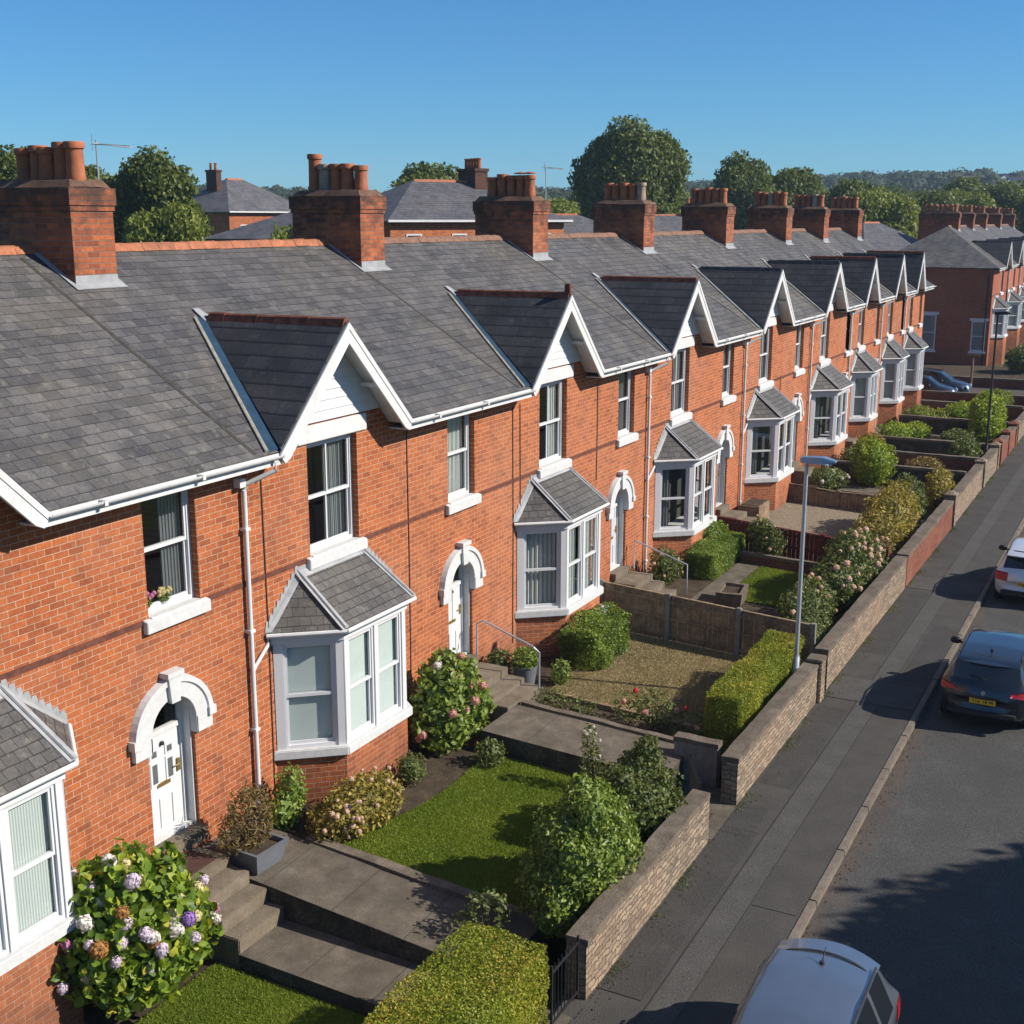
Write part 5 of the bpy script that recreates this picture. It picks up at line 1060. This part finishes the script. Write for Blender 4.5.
# ------------------------------------------------------------------ cars
def car(name, label, cat, loc, heading, Lc, Wc, Hc, paint, estate=False, detail=True):
    """rear bumper at local x=0, nose at x=Lc"""
    t = thing(name, label, cat, loc, heading, 'cars parked at the kerb'); w = Wc/2; k = Lc/4.2; hz = Hc/1.47
    e = .0 if not estate else 1.
    S = [ # x, zlow, half width, belt z, belt w, roof w, roof z
     (.00,.42,.76,.66,.74,.62,.70),(.05,.34,.90,.84,.88,.74,.90),(.16,.27,.97,.95,.94,.76,1.02-.0*e),(.48-.14*e,.22,.985,.97,.95,.70,1.33+.02*e),(.62-.1*e,.20,.99,.97,.95,.69,1.405),
     (1.25,.19,1.,.965,.955,.70,1.455),(1.32,.19,1.,.965,.955,.70,1.456),(2.05,.19,1.,.955,.955,.70,1.45),(2.12,.19,1.,.953,.955,.70,1.447),(2.62,.19,1.,.94,.95,.68,1.39),(3.22,.19,.99,.90,.93,.74,.985),
     (3.75,.22,.97,.80,.88,.70,.87),(4.08,.28,.90,.66,.78,.60,.73),(4.2,.40,.70,.52,.60,.45,.56)]
    rows = []
    for x, zl_, hw, zb_, bw, rw, zr in S:
        hw, bw, rw = hw*w, bw*w, rw*w; zl_, zb_, zr = zl_*hz, zb_*hz, zr*hz
        half = [(0,zl_),(hw*.86,zl_),(hw*.985,zl_+.13),(hw,(zl_+zb_)/2),(hw*.995,zb_-.09),(bw,zb_),(rw,zr),(rw*.55,zr+.028),(0,zr+.04)]
        bow = .20*max(0,1-x/1.4) - .30*max(0,(x-3.)/1.2)
        rows.append([((x+bow*(y/w)**2)*k,-y,z) for y,z in half] + [((x+bow*(y/w)**2)*k,y,z) for y,z in half[-2:0:-1]])
    nn = len(rows[0]); bm = bmesh.new(); cr_ = bm.edges.layers.float.new('crease_edge')
    V = [[bm.verts.new(p) for p in r] for r in rows]; idx = {}
    for i in range(len(rows)-1):
        for j in range(nn):
            f = bm.faces.new((V[i][j],V[i][(j+1)%nn],V[i+1][(j+1)%nn],V[i+1][j])); jj = j if j < nn//2 else nn-1-j   # strip index from the bottom, both sides
            g = 0
            if jj == 5 and i in (4,6,8): g = 1
            if jj == 5 and i == 9: g = 1
            if jj in (6,7) and i in (2,9): g = 1
            if jj in (6,7) and i in (4,5,6,7) and False: g = 1
            f.material_index = g
    for r in (V[0], V[-1]):
        c = bm.verts.new(sum((v.co for v in r), Vector())/nn)
        for j in range(nn): bm.faces.new((r[j],c,r[(j+1)%nn]) if r is V[0] else (r[(j+1)%nn],c,r[j]))
    bmesh.ops.recalc_face_normals(bm, faces=bm.faces)
    for i in range(len(rows)-1):
        for j, c_ in ((4,.35),(5,.55),(6,.6),(1,.5),(2,.3)):
            for jq in (j, nn-j):
                e_ = bm.edges.get((V[i][jq],V[i+1][jq]))
                if e_: e_[cr_] = c_
    for i, c_ in ((0,.55),(1,.3),(2,.5),(3,.4),(9,.3),(10,.4),(len(rows)-1,.4)):
        for j in range(nn):
            e_ = bm.edges.get((V[i][j],V[i][(j+1)%nn]))
            if e_: e_[cr_] = max(e_[cr_], c_)
    for ed in bm.edges:
        m = {f.material_index for f in ed.link_faces}
        if len(m) > 1: ed[cr_] = .95
    me = bpy.data.meshes.new('b'); bm.to_mesh(me); bm.free()
    tmp = bpy.data.objects.new('tmp', me); col.objects.link(tmp)
    md = tmp.modifiers.new('s','SUBSURF'); md.levels = 2; md.render_levels = 2
    cut = MB()
    for wx in (.82*k, 3.42*k):
        for sy in (-1,1): cut.tube([(wx,sy*(w+.2),.31),(wx,sy*(w-.26),.31)], .365, 28)
    co = cut.build('cut', M['plastic']); _b = bmesh.new(); _b.from_mesh(co.data); bmesh.ops.recalc_face_normals(_b, faces=_b.faces); _b.to_mesh(co.data); _b.free()
    bo = tmp.modifiers.new('b','BOOLEAN'); bo.object = co; bo.operation = 'DIFFERENCE'; bo.solver = 'EXACT'
    dg = bpy.context.evaluated_depsgraph_get(); full = bpy.data.meshes.new_from_object(tmp.evaluated_get(dg), depsgraph=dg)
    bpy.data.objects.remove(tmp); bpy.data.objects.remove(co)
    def part(mi, nm, mat, parent, off=0.):
        b = bmesh.new(); b.from_mesh(full); bmesh.ops.delete(b, geom=[f for f in b.faces if (f.material_index == 1) != (mi == 1)], context='FACES')
        for f in b.faces: f.smooth = True; f.material_index = 0
        for ed in b.edges: ed.smooth = not (len(ed.link_faces) == 2 and ed.calc_face_angle(0) > R(38))
        m = bpy.data.meshes.new(nm); b.to_mesh(m); b.free(); m.materials.append(mat); return link(nm, m, parent)
    body = part(0, 'body', paint, t); glass = part(1, 'windows', M['car_glass'], t)
    for wx in (.82*k, 3.42*k):
        for sy in (-1,1):
            ty = MB(); ty.lathe([(.20,-.10),(.30,-.105),(.315,-.08),(.315,.08),(.30,.105),(.20,.10)], n=24); q = MB()
            o = ty.build('wheel', M['tyre'], t, True); o.rotation_euler = (R(90),0,0); o.location = (wx,sy*(w-.115),.315)
            ri = MB(); ri.lathe([(.0,.085),(.05,.09),(.07,.07),(.19,.07),(.205,.1),(.205,-.1)], n=24)
            for sp_ in range(5): a = sp_*1.2566; ri.slab([(.05*math.cos(a-.5),.05*math.sin(a-.5),.085),(.05*math.cos(a+.5),.05*math.sin(a+.5),.085),(.19*math.cos(a+.13),.19*math.sin(a+.13),.095),(.19*math.cos(a-.13),.19*math.sin(a-.13),.095)], .03, (0,0,-1))
            r_ = ri.build('rim', M['rim'], o); r_.rotation_euler = (0,0,0)
            if sy > 0: r_.scale = (1,1,-1)
    mb = MB(); mb.box(.45*k,3.8*k,-w*.82,w*.82,.2,.5); mb.build('underbody', M['plastic'], t)
    # tail lamps wrap the rear corners
    from mathutils.bvhtree import BVHTree
    bv = BVHTree.FromPolygons([v.co[:] for v in full.vertices], [list(p.vertices) for p in full.polygons])
    def hug(p, d, off):
        h = bv.ray_cast(Vector(p), Vector(d))
        return (h[0] - Vector(d)*off) if h[0] is not None else Vector(p)
    for sy in (-1,1):
        a = MB(); G = []; nu, nv = 9, 4; zA, zB = ((.70,.93) if not estate else (.77,.92))
        for i in range(nu+1):
            ang = R(8+78*i/nu); d = Vector((math.cos(ang), -sy*math.sin(ang), 0)); c0 = Vector((.62*k, sy*.50*w, 0)); yy0 = .0
            for j in range(nv+1):
                t_ = j/nv; z = (zA + (zB-zA)*t_)*hz
                if estate: z = ((zA+.02*i/nu) + (zB-zA)*(.35+.65*min(1,i/4))*t_ + .05*(1-min(1,i/4)))*hz
                o_ = c0 - d*2; o_.z = z; G.append((hug(o_, d, .012), hug(o_, d, -.03)))
        vs = [g[0] for g in G] + [g[1] for g in G]; q = nv+1; N_ = len(G)
        fs = [[i*q+j, (i+1)*q+j, (i+1)*q+j+1, i*q+j+1] for i in range(nu) for j in range(nv)]
        for i in range(nu): fs += [[i*q,(i+1)*q,(i+1)*q+N_,i*q+N_],[i*q+nv,i*q+nv+N_,(i+1)*q+nv+N_,(i+1)*q+nv]]
        for j in range(nv): fs += [[j,j+N_,j+1+N_,j+1],[nu*q+j,nu*q+j+1,nu*q+j+1+N_,nu*q+j+N_]]
        a.add(vs, fs); a.build('tail_light', M['tail'], t, True)
        h_ = MB(); h_.lathe([(0,.05),(.09,.035),(.14,0),(.1,-.03),(0,-.04)], n=12); o = h_.build('headlight', M['headlamp'], t, True); o.location = (4.06*k, sy*.66*w, .66*hz); o.rotation_euler = (0,R(60),sy*R(30))
        mr = MB(); mr.lathe([(0,.1),(.07,.09),(.11,.03),(.11,-.04),(.07,-.08),(0,-.09)], n=10); o = mr.build('wing_mirror', M['plastic'] if not estate or True else paint, t, True); o.location = (2.78*k, sy*(w+.10), .99*hz); o.scale = (.7,1.15,.85)
        ar = MB(); ar.tube([(2.8*k,sy*(w-.08),.93*hz),(2.79*k,sy*(w+.06),.97*hz)], .025, 6); ar.build('mirror_arm', M['plastic'], o.parent)
    px_ = hug((-1,0,.655*hz),(1,0,0),0).x - .012; pl = MB(); pl.box(-.012,.05,-.26,.26,.60*hz,.71*hz); p_ = pl.build('number_plate', M['plate_y'], t); p_.location.x = px_
    ch_ = MB(); y = -.21
    for i in range(7):
        wd_ = rng.choice([.035,.045,.05]); z0_ = .625*hz
        ch_.box(-.0145,-.0115,y,y+wd_*.35,z0_,z0_+.062); ch_.box(-.0145,-.0115,y+wd_*.35,y+wd_,z0_+rng.choice([0,.025,.05]),z0_+rng.choice([.035,.062])); y += .06 if i != 3 else .085
    ch_.build('plate_characters', M['plastic'], p_)
    bd = MB(); bd.lathe([(0,-.012),(.045,-.01),(.045,.0),(0,.004)], n=14); o = bd.build('badge', M['rim'], t); o.rotation_euler = (0,R(90),0); o.location = (hug((-1,0,.84*hz),(1,0,0),.012).x,0,.84*hz)
    bp = MB(); bp.box(-.035,.10,-w*.74,w*.74,.36*hz,.46*hz); bevel(bp.build('bumper_trim', M['plastic'], t), .02)
    sl_ = MB(); ns = 10; vs = []
    for i in range(ns+1):
        y = -1+2*i/ns; b_ = .26*y*y
        for xx, zz in ((.26,1.385),(.26,1.362),(.60,1.40),(.60,1.432)): vs.append(((xx+b_*.8)*k, y*w*.69, (zz-.035*y*y)*hz))
    sl_.add(vs, [[4*i+j,4*i+4+j,4*i+4+(j+1)%4,4*i+(j+1)%4] for i in range(ns) for j in range(4)] + [[0,1,2,3],[4*ns+3,4*ns+2,4*ns+1,4*ns]])
    smooth_by_angle(sl_.build('spoiler', paint, t), 50)
    gp = MB(); vs = []
    for i in range(ns+1):
        y = -1+2*i/ns; b_ = .26*y*y
        for xx in (.60,.655): vs.append(((xx+b_*.75)*k, y*w*.66, (1.4365+(xx-.6)*.28-.036*y*y)*hz))
    gp.add(vs, [[2*i,2*i+1,2*i+3,2*i+2] for i in range(ns)]); gp.build('tailgate_gap', M['plastic'], t)
    an = MB(); an.tube([(.95*k,0,1.47*hz),(.90*k,0,1.52*hz),(.78*k,0,1.60*hz)], .012, 5, r2=.006); an.lathe([(.035,0),(.03,.025),(0,.03)], (.95*k,0,1.475*hz), 8); an.build('antenna', M['plastic'], t)
    wp = MB(); wp.tube([hug((-1,-.02,1.08*hz),(1,0,0),.02),hug((-1,.32,1.13*hz),(1,0,0),.02)], .014, 5); wp.build('rear_wiper', M['plastic'], t)
    for sy in (-1,1):
        sl2 = MB(); sl2.tube([(.7*k,sy*w*.675,1.445*hz),(1.6*k,sy*w*.69,1.495*hz),(2.6*k,sy*w*.665,1.425*hz)], .016, 5)
        sl2.build('roof_strip', M['plastic'], t)
    return t
car('parked_car', 'dark blue hatchback parked at the kerb, yellow rear plate showing', 'car', (26.35,-10.02,ZROAD), R(-.6), 4.35,1.84,1.50,M['pt_blue'],True)
car('parked_car', 'white hatchback cut by the right edge, parked beyond the dark blue one', 'car', (36.0,-9.88,ZROAD), R(-.6), 4.1,1.80,1.48,M['pt_white'])
car('parked_car', 'silver hatchback at the bottom edge, roof and spoiler seen from above', 'car', (15.08,-9.71,ZROAD), R(180.6), 4.2,1.82,1.46,M['pt_silver'])
car('parked_car', 'navy blue estate car parked on the side street at the far end', 'car', (79.6,2.5,-.12), R(-90), 4.7,1.9,1.6,M['pt_navy'],True)
car('parked_car', 'black car on the side street, mostly hidden by the end wall', 'car', (77.5,2.7,-.12), R(-90), 4.4,1.85,1.5,M['pt_black'])

# ------------------------------------------------------------------ houses beyond the roofs
def far_house(label, x, y, rz, wd, dp, eave, rise, hip, wall, ch=(), win=True, gz=None, group='houses behind the terrace'):
    z0 = HT(x,y) if gz is None else gz-eave; t = thing('far_house', label, 'house', (x,y,z0), rz, group)
    a, b = wd/2, dp/2; w = MB(); w.box(-a,a,-b,b,-1 if gz is None else -5,eave)
    if not hip: w.add([(-a,-b,eave),(-a,b,eave),(-a,0,eave+rise*.97),(a,-b,eave),(a,b,eave),(a,0,eave+rise*.97)], [[0,2,1],[3,4,5]])
    w.build('wall', wall, t); o = .35; r = MB(); q = b if hip else -o
    A = (-a-o,-b-o,eave-.1); B = (a+o,-b-o,eave-.1); C_ = (a+o,b+o,eave-.1); D = (-a-o,b+o,eave-.1); E_ = (-a+(q if hip else -o),0,eave+rise); F = (a-(q if hip else -o),0,eave+rise)
    for poly in ([A,B,F,E_],[C_,D,E_,F]): r.slab(poly, .12)
    if hip:
        for poly in ([B,C_,F],[D,A,E_]): r.slab(poly, .12)
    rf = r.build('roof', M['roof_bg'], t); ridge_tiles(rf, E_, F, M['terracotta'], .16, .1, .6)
    g = MB()
    for sy in (-1,1): g.box(-a-o,a+o,*sorted((sy*(b+o), sy*(b+o+.1))),eave-.16,eave-.04)
    g.build('gutter', M['white'], t)
    for cx, cy, n in ch:
        c = MB(); zt = eave+rise+.55; q_ = .45 if n > 3 else .32; c.box(cx-q_,cx+q_,cy-q_*2,cy+q_*2,eave,zt); c.box(cx-q_-.06,cx+q_+.06,cy-q_*2-.06,cy+q_*2+.06,zt+.002,zt+.18); co = c.build('chimney', M['chimney'], t)
        for i in range(n): p = MB(); p.lathe([(.14,0),(.12,.5),(.15,.52),(.15,.6),(.1,.6)], (cx,cy+q_*1.8*(2*(i+.5)/n-1),zt+.18), 8); p.build('chimney_pot', M['pot'], co)
    if win:
        nw = max(2,int(wd/3))
        for i in range(nw):
            xx = -a + wd*(i+.5)/nw
            for zz in ((.9,3.3+.0) if eave > 4.5 else (.9,)):
                for sy in (-1,1):
                    m = MB(); m.box(xx-.5,xx+.5,*sorted((sy*(b+.002), sy*(b+.05))),zz,zz+1.3); wo = m.build('window', M['upvc'], t); p = MB(); p.box(xx-.42,xx+.42,*sorted((sy*(b+.051), sy*(b+.056))),zz+.08,zz+1.22); p.build('pane', M['car_glass'], wo)
        for sx in (-1,1):
            m = MB(); m.box(*sorted((sx*(a+.002), sx*(a+.05))),-.5,.5,3.3 if eave > 4.5 else .9,4.6 if eave > 4.5 else 2.2); m.build('window', M['upvc'], t)
    return t
far_house('grey roofed house close behind the nearest chimney', 33.5,26.5,R(30),9,10,6.2,3.0,True,M['brick'],(),gz=8.2)
far_house('low slate roof at the left edge behind the nearest chimney', 26,24.5,R(0),8,8,5.6,2.6,True,M['render_white'],(),gz=8.4)
far_house('red brick house with hipped slate roof and single chimney among the trees', 94,66,R(-4),11,9,5.8,2.9,True,M['brick'],((-2.6,0,2),),gz=11.2)
far_house('low slate roofed house with pale walls left of the second chimney', 62.6,34.6,R(14),8.5,8,4.6,1.6,True,M['render_white'],(),gz=9.45)
far_house('big grey roofed brick house behind the second and third chimneys', 65.4,26.4,R(-26),12,8,5.4,2.2,True,M['brick'],((2.2,0,5),),gz=10.45)
far_house('slate roof between the third and fourth chimneys', 84.5,27.5,R(-40),10,8,5.5,1.9,True,M['render_white'],(),gz=8.9)
far_house('slate roof right of the fourth chimney', 97.5,24.5,R(-40),11,8,5.4,1.9,True,M['brick'],((2,0,2),),gz=8.9)
far_house('purple grey roof below the trees beside the last near chimney', 117,12.5,R(-30),10,8,5.6,2.6,True,M['brick'],(),gz=7.6)
vp = MB(); vp.tube([(33.0,23.4,8.),(33.0,23.4,11.1)], .06, 6); o_ = tag(vp.build('vent_pole', M['white']), 'thin pale pole behind the nearest chimney', 'pole')
# ------------------------------------------------------------------ trees
def make_tree(leaf, blobs, n, size, trunk_h, seed):
    P, Q = blob_points(blobs, n, (.6,1.08)); ms = [leaf_mesh('f', P, Q, size, leaf, .7, 1.0), core_obj('c', blobs, .66, leaf, None, seed)]
    crown = merged('crown', ms, leaf); tk = MB(); top = blobs[0]
    tk.tube([(0,0,-.6),(.05,0,trunk_h*.5),(0,.05,trunk_h),(top[0],top[1],top[2])], [.34,.27,.22,.08], 8)
    for b in blobs[1:6]: tk.tube([(0,0,trunk_h*.8),((b[0])*.5,b[1]*.5,(trunk_h+b[2])*.5),(b[0],b[1],b[2])], .13, 6, r2=.03)
    mt_ = tk.build('trunk', M['bark']); me = mt_.data; bpy.data.objects.remove(mt_); return crown, me
def crown_blobs(r, h, zc, k, seed, flat_=1.):
    q = random.Random(seed); B = [(0,0,zc,r*.72,r*.72,h*.42)]
    for i in range(k):
        a = i*2.399+q.uniform(-.3,.3); e = q.uniform(-.55,.95); rr = r*.62*math.sqrt(max(.05,1-e*e*.8)); s_ = q.uniform(.30,.46)
        B.append((rr*math.cos(a), rr*math.sin(a), zc+e*h*.42*flat_, r*s_*1.1, r*s_*1.1, r*s_*.95))
    return B
TV = [make_tree(L['tree'], crown_blobs(3.6,7.6,6.4,15,1), 15000, .30, 3.2, 1), make_tree(L['tree2'], crown_blobs(3.4,6.4,5.4,13,2), 13000, .28, 2.4, 2), make_tree(L['tree'], crown_blobs(4.4,7.2,5.8,17,3), 17000, .33, 2.6, 3)]
BIG = make_tree(L['tree'], crown_blobs(5.6,10.2,9.4,44,12,1.0)+[(0,0,9.6,4.6,4.6,4.7)], 34000, .36, 4.5, 12)
def tree(label, kind, x, y, top, sc=1., group='trees behind the terrace'):
    cr_, tk_ = BIG if kind == 'b' else TV[kind]; z0 = HT(x,y); t = thing('tree', label, 'tree', (x,y,z0), rng.uniform(0,6.28), group)
    hgt = {0:10.3,1:8.7,2:9.6,'b':15.0}[kind]; sz = (top-z0)/hgt; t.scale = (sc,sc,sz)
    link('trunk', tk_, t); link('crown', cr_, t); return t
tree('dark bushy tree right of the nearest chimney', 0, 63.0,46.3,14.2,.9)
tree('lower green tree in front of the dark bushy one', 1, 53.5,37.0,11.0,.72)
tree('tree left of the dark bushy one, beside the aerial', 2, 62,50,13.2,.75)
tree('tree at the left edge behind the nearest chimney', 0, 52,48,13.9,1.0)
tree('small bush behind the ridge beside the second chimney', 1, 49.8,25.6,10.1,.45)
tree('broad tree above the big grey roof', 2, 98,46.2,14.6,1.1)
tree('second crown beside the broad tree above the big grey roof', 1, 108,53,14.6,1.1)
tree('large round tree standing highest of all on the skyline', 'b', 125.5,39.4,19.6,1.02)
tree('light green tree low beside the large round one', 1, 108,41,12.0,1.3)
tree('pale tree between third chimney and the large round tree', 1, 102,38,11.4,1.1)
tree('dark tree behind the fifth chimney', 0, 150.5,34.5,17.3,1.25)
tree('green tree behind the sixth chimney', 2, 158,32,15.6,1.15)
tree('tree right of the dark one behind the sixth chimney', 0, 166,33,15.8,1.2)
tree('yellow green tree between the two rows of houses', 1, 146.8,18.1,13.4,1.35)
tree('dark tree behind the yellow green one', 2, 165,24,14.4,1.2)
k = 0
for x, y, top, kd, lab in ((206,13.5,15.0,0,'dark tree above the far row of chimneys, nearest the right edge'),(214,17,15.8,2,'rounded dark tree above the far row of chimneys'),(196,16,14.2,1,'light tree behind the first chimneys of the far row'),(222,11,15.4,0,'tree at the right edge above the far row'),(186,20,13.4,2,'green tree left of the far row of chimneys'),(178,24,13.2,1,'pale tree behind the last near chimney')):
    tree(lab, kd, x, y, top, 1.5)
for i in range(26):
    a = R(27.8 + 26 - i*1.95 + rng.uniform(-.6,.6)); d = rng.uniform(180,265); x, y = d*math.cos(a), -12.8+d*math.sin(a)
    tree('distant tree in the belt of woodland below the hills', rng.choice([0,1,2]), x, y, rng.uniform(12.0,15.5), rng.uniform(1.2,1.7), 'belt of woodland trees below the hills')
tree('street tree beside the road, its leaf shadow lying across the tarmac', 2, 22.4,-24.9,9.2,.95,'trees across the road')
# far wood: too many crowns to count
from mathutils import noise as mn
proto = []
for sd in range(5):
    bm = bmesh.new(); bmesh.ops.create_icosphere(bm, subdivisions=3, radius=1.)
    for v in bm.verts: v.co *= 1 + .30*mn.noise(v.co*2.1+Vector((sd*3.1,0,0))) + .16*mn.noise(v.co*5.3+Vector((0,sd*2.,0)))
    bm.verts.ensure_lookup_table(); proto.append((np.array([v.co[:] for v in bm.verts]), np.array([[q.index for q in f.verts] for f in bm.faces]))); bm.free()
VV = []; FF = []; off = 0; LP = []; LN = []
for i in range(1500):
    a = R(27.8 + rng.uniform(-26,27)); d = 300*(900/300)**(rng.random()**.7); x, y = d*math.cos(a), -12.8+d*math.sin(a); r = rng.uniform(4.5,8.5)
    pv_, pf = proto[i % 5]; c, s_ = math.cos(i), math.sin(i); q = pv_ @ np.array([[c,s_,0],[-s_,c,0],[0,0,1]])
    d_ = unit(nrg.normal(0,1,(230,3))); d_[:,2] = np.abs(d_[:,2])*1.0-.15; LP.append(d_*r*nrg.uniform(.85,1.18,(230,1)) + np.array([x,y,HT(x,y)+r*.55])); LN.append(d_)
    VV.append(.84*q*np.array([r,r,r*rng.uniform(.8,1.15)]) + np.array([x,y,HT(x,y)+r*.55])); FF.append(pf+off); off += len(pv_)
VV = np.concatenate(VV); FF = np.concatenate(FF); q = npmesh('c', VV, FF, nrg.uniform(0,.6,len(FF)), L['far']); lm = leaf_mesh('f', np.concatenate(LP), np.concatenate(LN), 1.35, L['far'], .75, .9)
me = merged('far_wood', [q, lm], L['far'])
tag(link('far_wood', me), kind='stuff')
for i, (da, d) in enumerate(((-19.7,545),(-20.1,560),(-20.6,540),(-21.2,555),(-21.6,545),(-19.2,560),(-20.3,590),(-21.0,595))):
    a = R(27.8+da); x, y = d*math.cos(a), -12.8+d*math.sin(a)
    far_house('tiny pale house among the trees on the far hill', x, y, R(20*i), 9,7,4.5,2.4,False,M['render_white'],(),False,23.5+(i%3)*1.0,'pale houses on the far hill')

# ------------------------------------------------------------------ haze, sky, sun, camera
hz_ = MB(); hz_.box(-1450,1450,-1450,1450,-4,75); hz = hz_.build('haze', None); hz.data.materials.clear()
m, nt, out = newmat('haze'); v = node(nt, 'ShaderNodeVolumePrincipled', {'Color': (.62,.80,1.), 'Density': .00026}); nt.links.new(v.outputs[0], out.inputs['Volume'])
hz.data.materials.append(m); hz['kind'] = 'stuff'
AZ, EL = R(20), R(34)            # sun stands over the road, a little towards the far end
SV = Vector((math.sin(AZ)*math.cos(EL), -math.cos(AZ)*math.cos(EL), math.sin(EL)))
sl = bpy.data.lights.new('sun', 'SUN'); sl.energy = 5.; sl.angle = R(.5); sl.color = (1,.93,.83)
so = bpy.data.objects.new('sun', sl); col.objects.link(so); so.rotation_euler = SV.to_track_quat('Z','Y').to_euler()
wd = bpy.data.worlds.new('World'); scene.world = wd; wd.use_nodes = True; nt = wd.node_tree; nt.nodes.clear()
sk = nt.nodes.new('ShaderNodeTexSky'); sk.sky_type = 'NISHITA'; sk.sun_disc = False; sk.sun_elevation = EL
sk.sun_rotation = math.atan2(SV.x, SV.y); sk.altitude = 0; sk.air_density = 1.; sk.dust_density = .05; sk.ozone_density = 5.
bg = nt.nodes.new('ShaderNodeBackground'); bg.inputs['Strength'].default_value = .10; wo = nt.nodes.new('ShaderNodeOutputWorld')
tc = nt.nodes.new('ShaderNodeTexCoord'); zz_ = node(nt, 'ShaderNodeSeparateXYZ', {0: tc.outputs['Generated']}).outputs['Z']
tint = ramp(nt, zz_, [(.16,(.27,.60,.84)),(.5,(.86,.90,.94))])
nt.links.new(mixc(nt, 1., sk.outputs[0], tint, 'MULTIPLY'), bg.inputs[0]); nt.links.new(bg.outputs[0], wo.inputs[0])
F_ = 1250.; th = math.atan(292/1250); psi = math.atan(678*math.cos(th)/F_)
fw = Vector((math.cos(psi)*math.cos(th), math.sin(psi)*math.cos(th), -math.sin(th))); rt = Vector((math.sin(psi), -math.cos(psi), 0)); up = rt.cross(fw)
cd = bpy.data.cameras.new('camera'); cd.sensor_width = 36; cd.lens = F_/1024*36; cd.clip_start = .1; cd.clip_end = 5000
co = bpy.data.objects.new('camera', cd); col.objects.link(co)
co.matrix_world = Matrix(((rt.x,up.x,-fw.x,0),(rt.y,up.y,-fw.y,-12.8),(rt.z,up.z,-fw.z,10.4),(0,0,0,1)))
scene.camera = co
vs_ = scene.view_settings; vs_.view_transform = 'Standard'; vs_.look = 'None'; vs_.exposure = .5; vs_.gamma = 1.
scene.cycles.use_denoising = True; scene.cycles.max_bounces = 8; scene.cycles.transparent_max_bounces = 16; scene.cycles.volume_bounces = 0
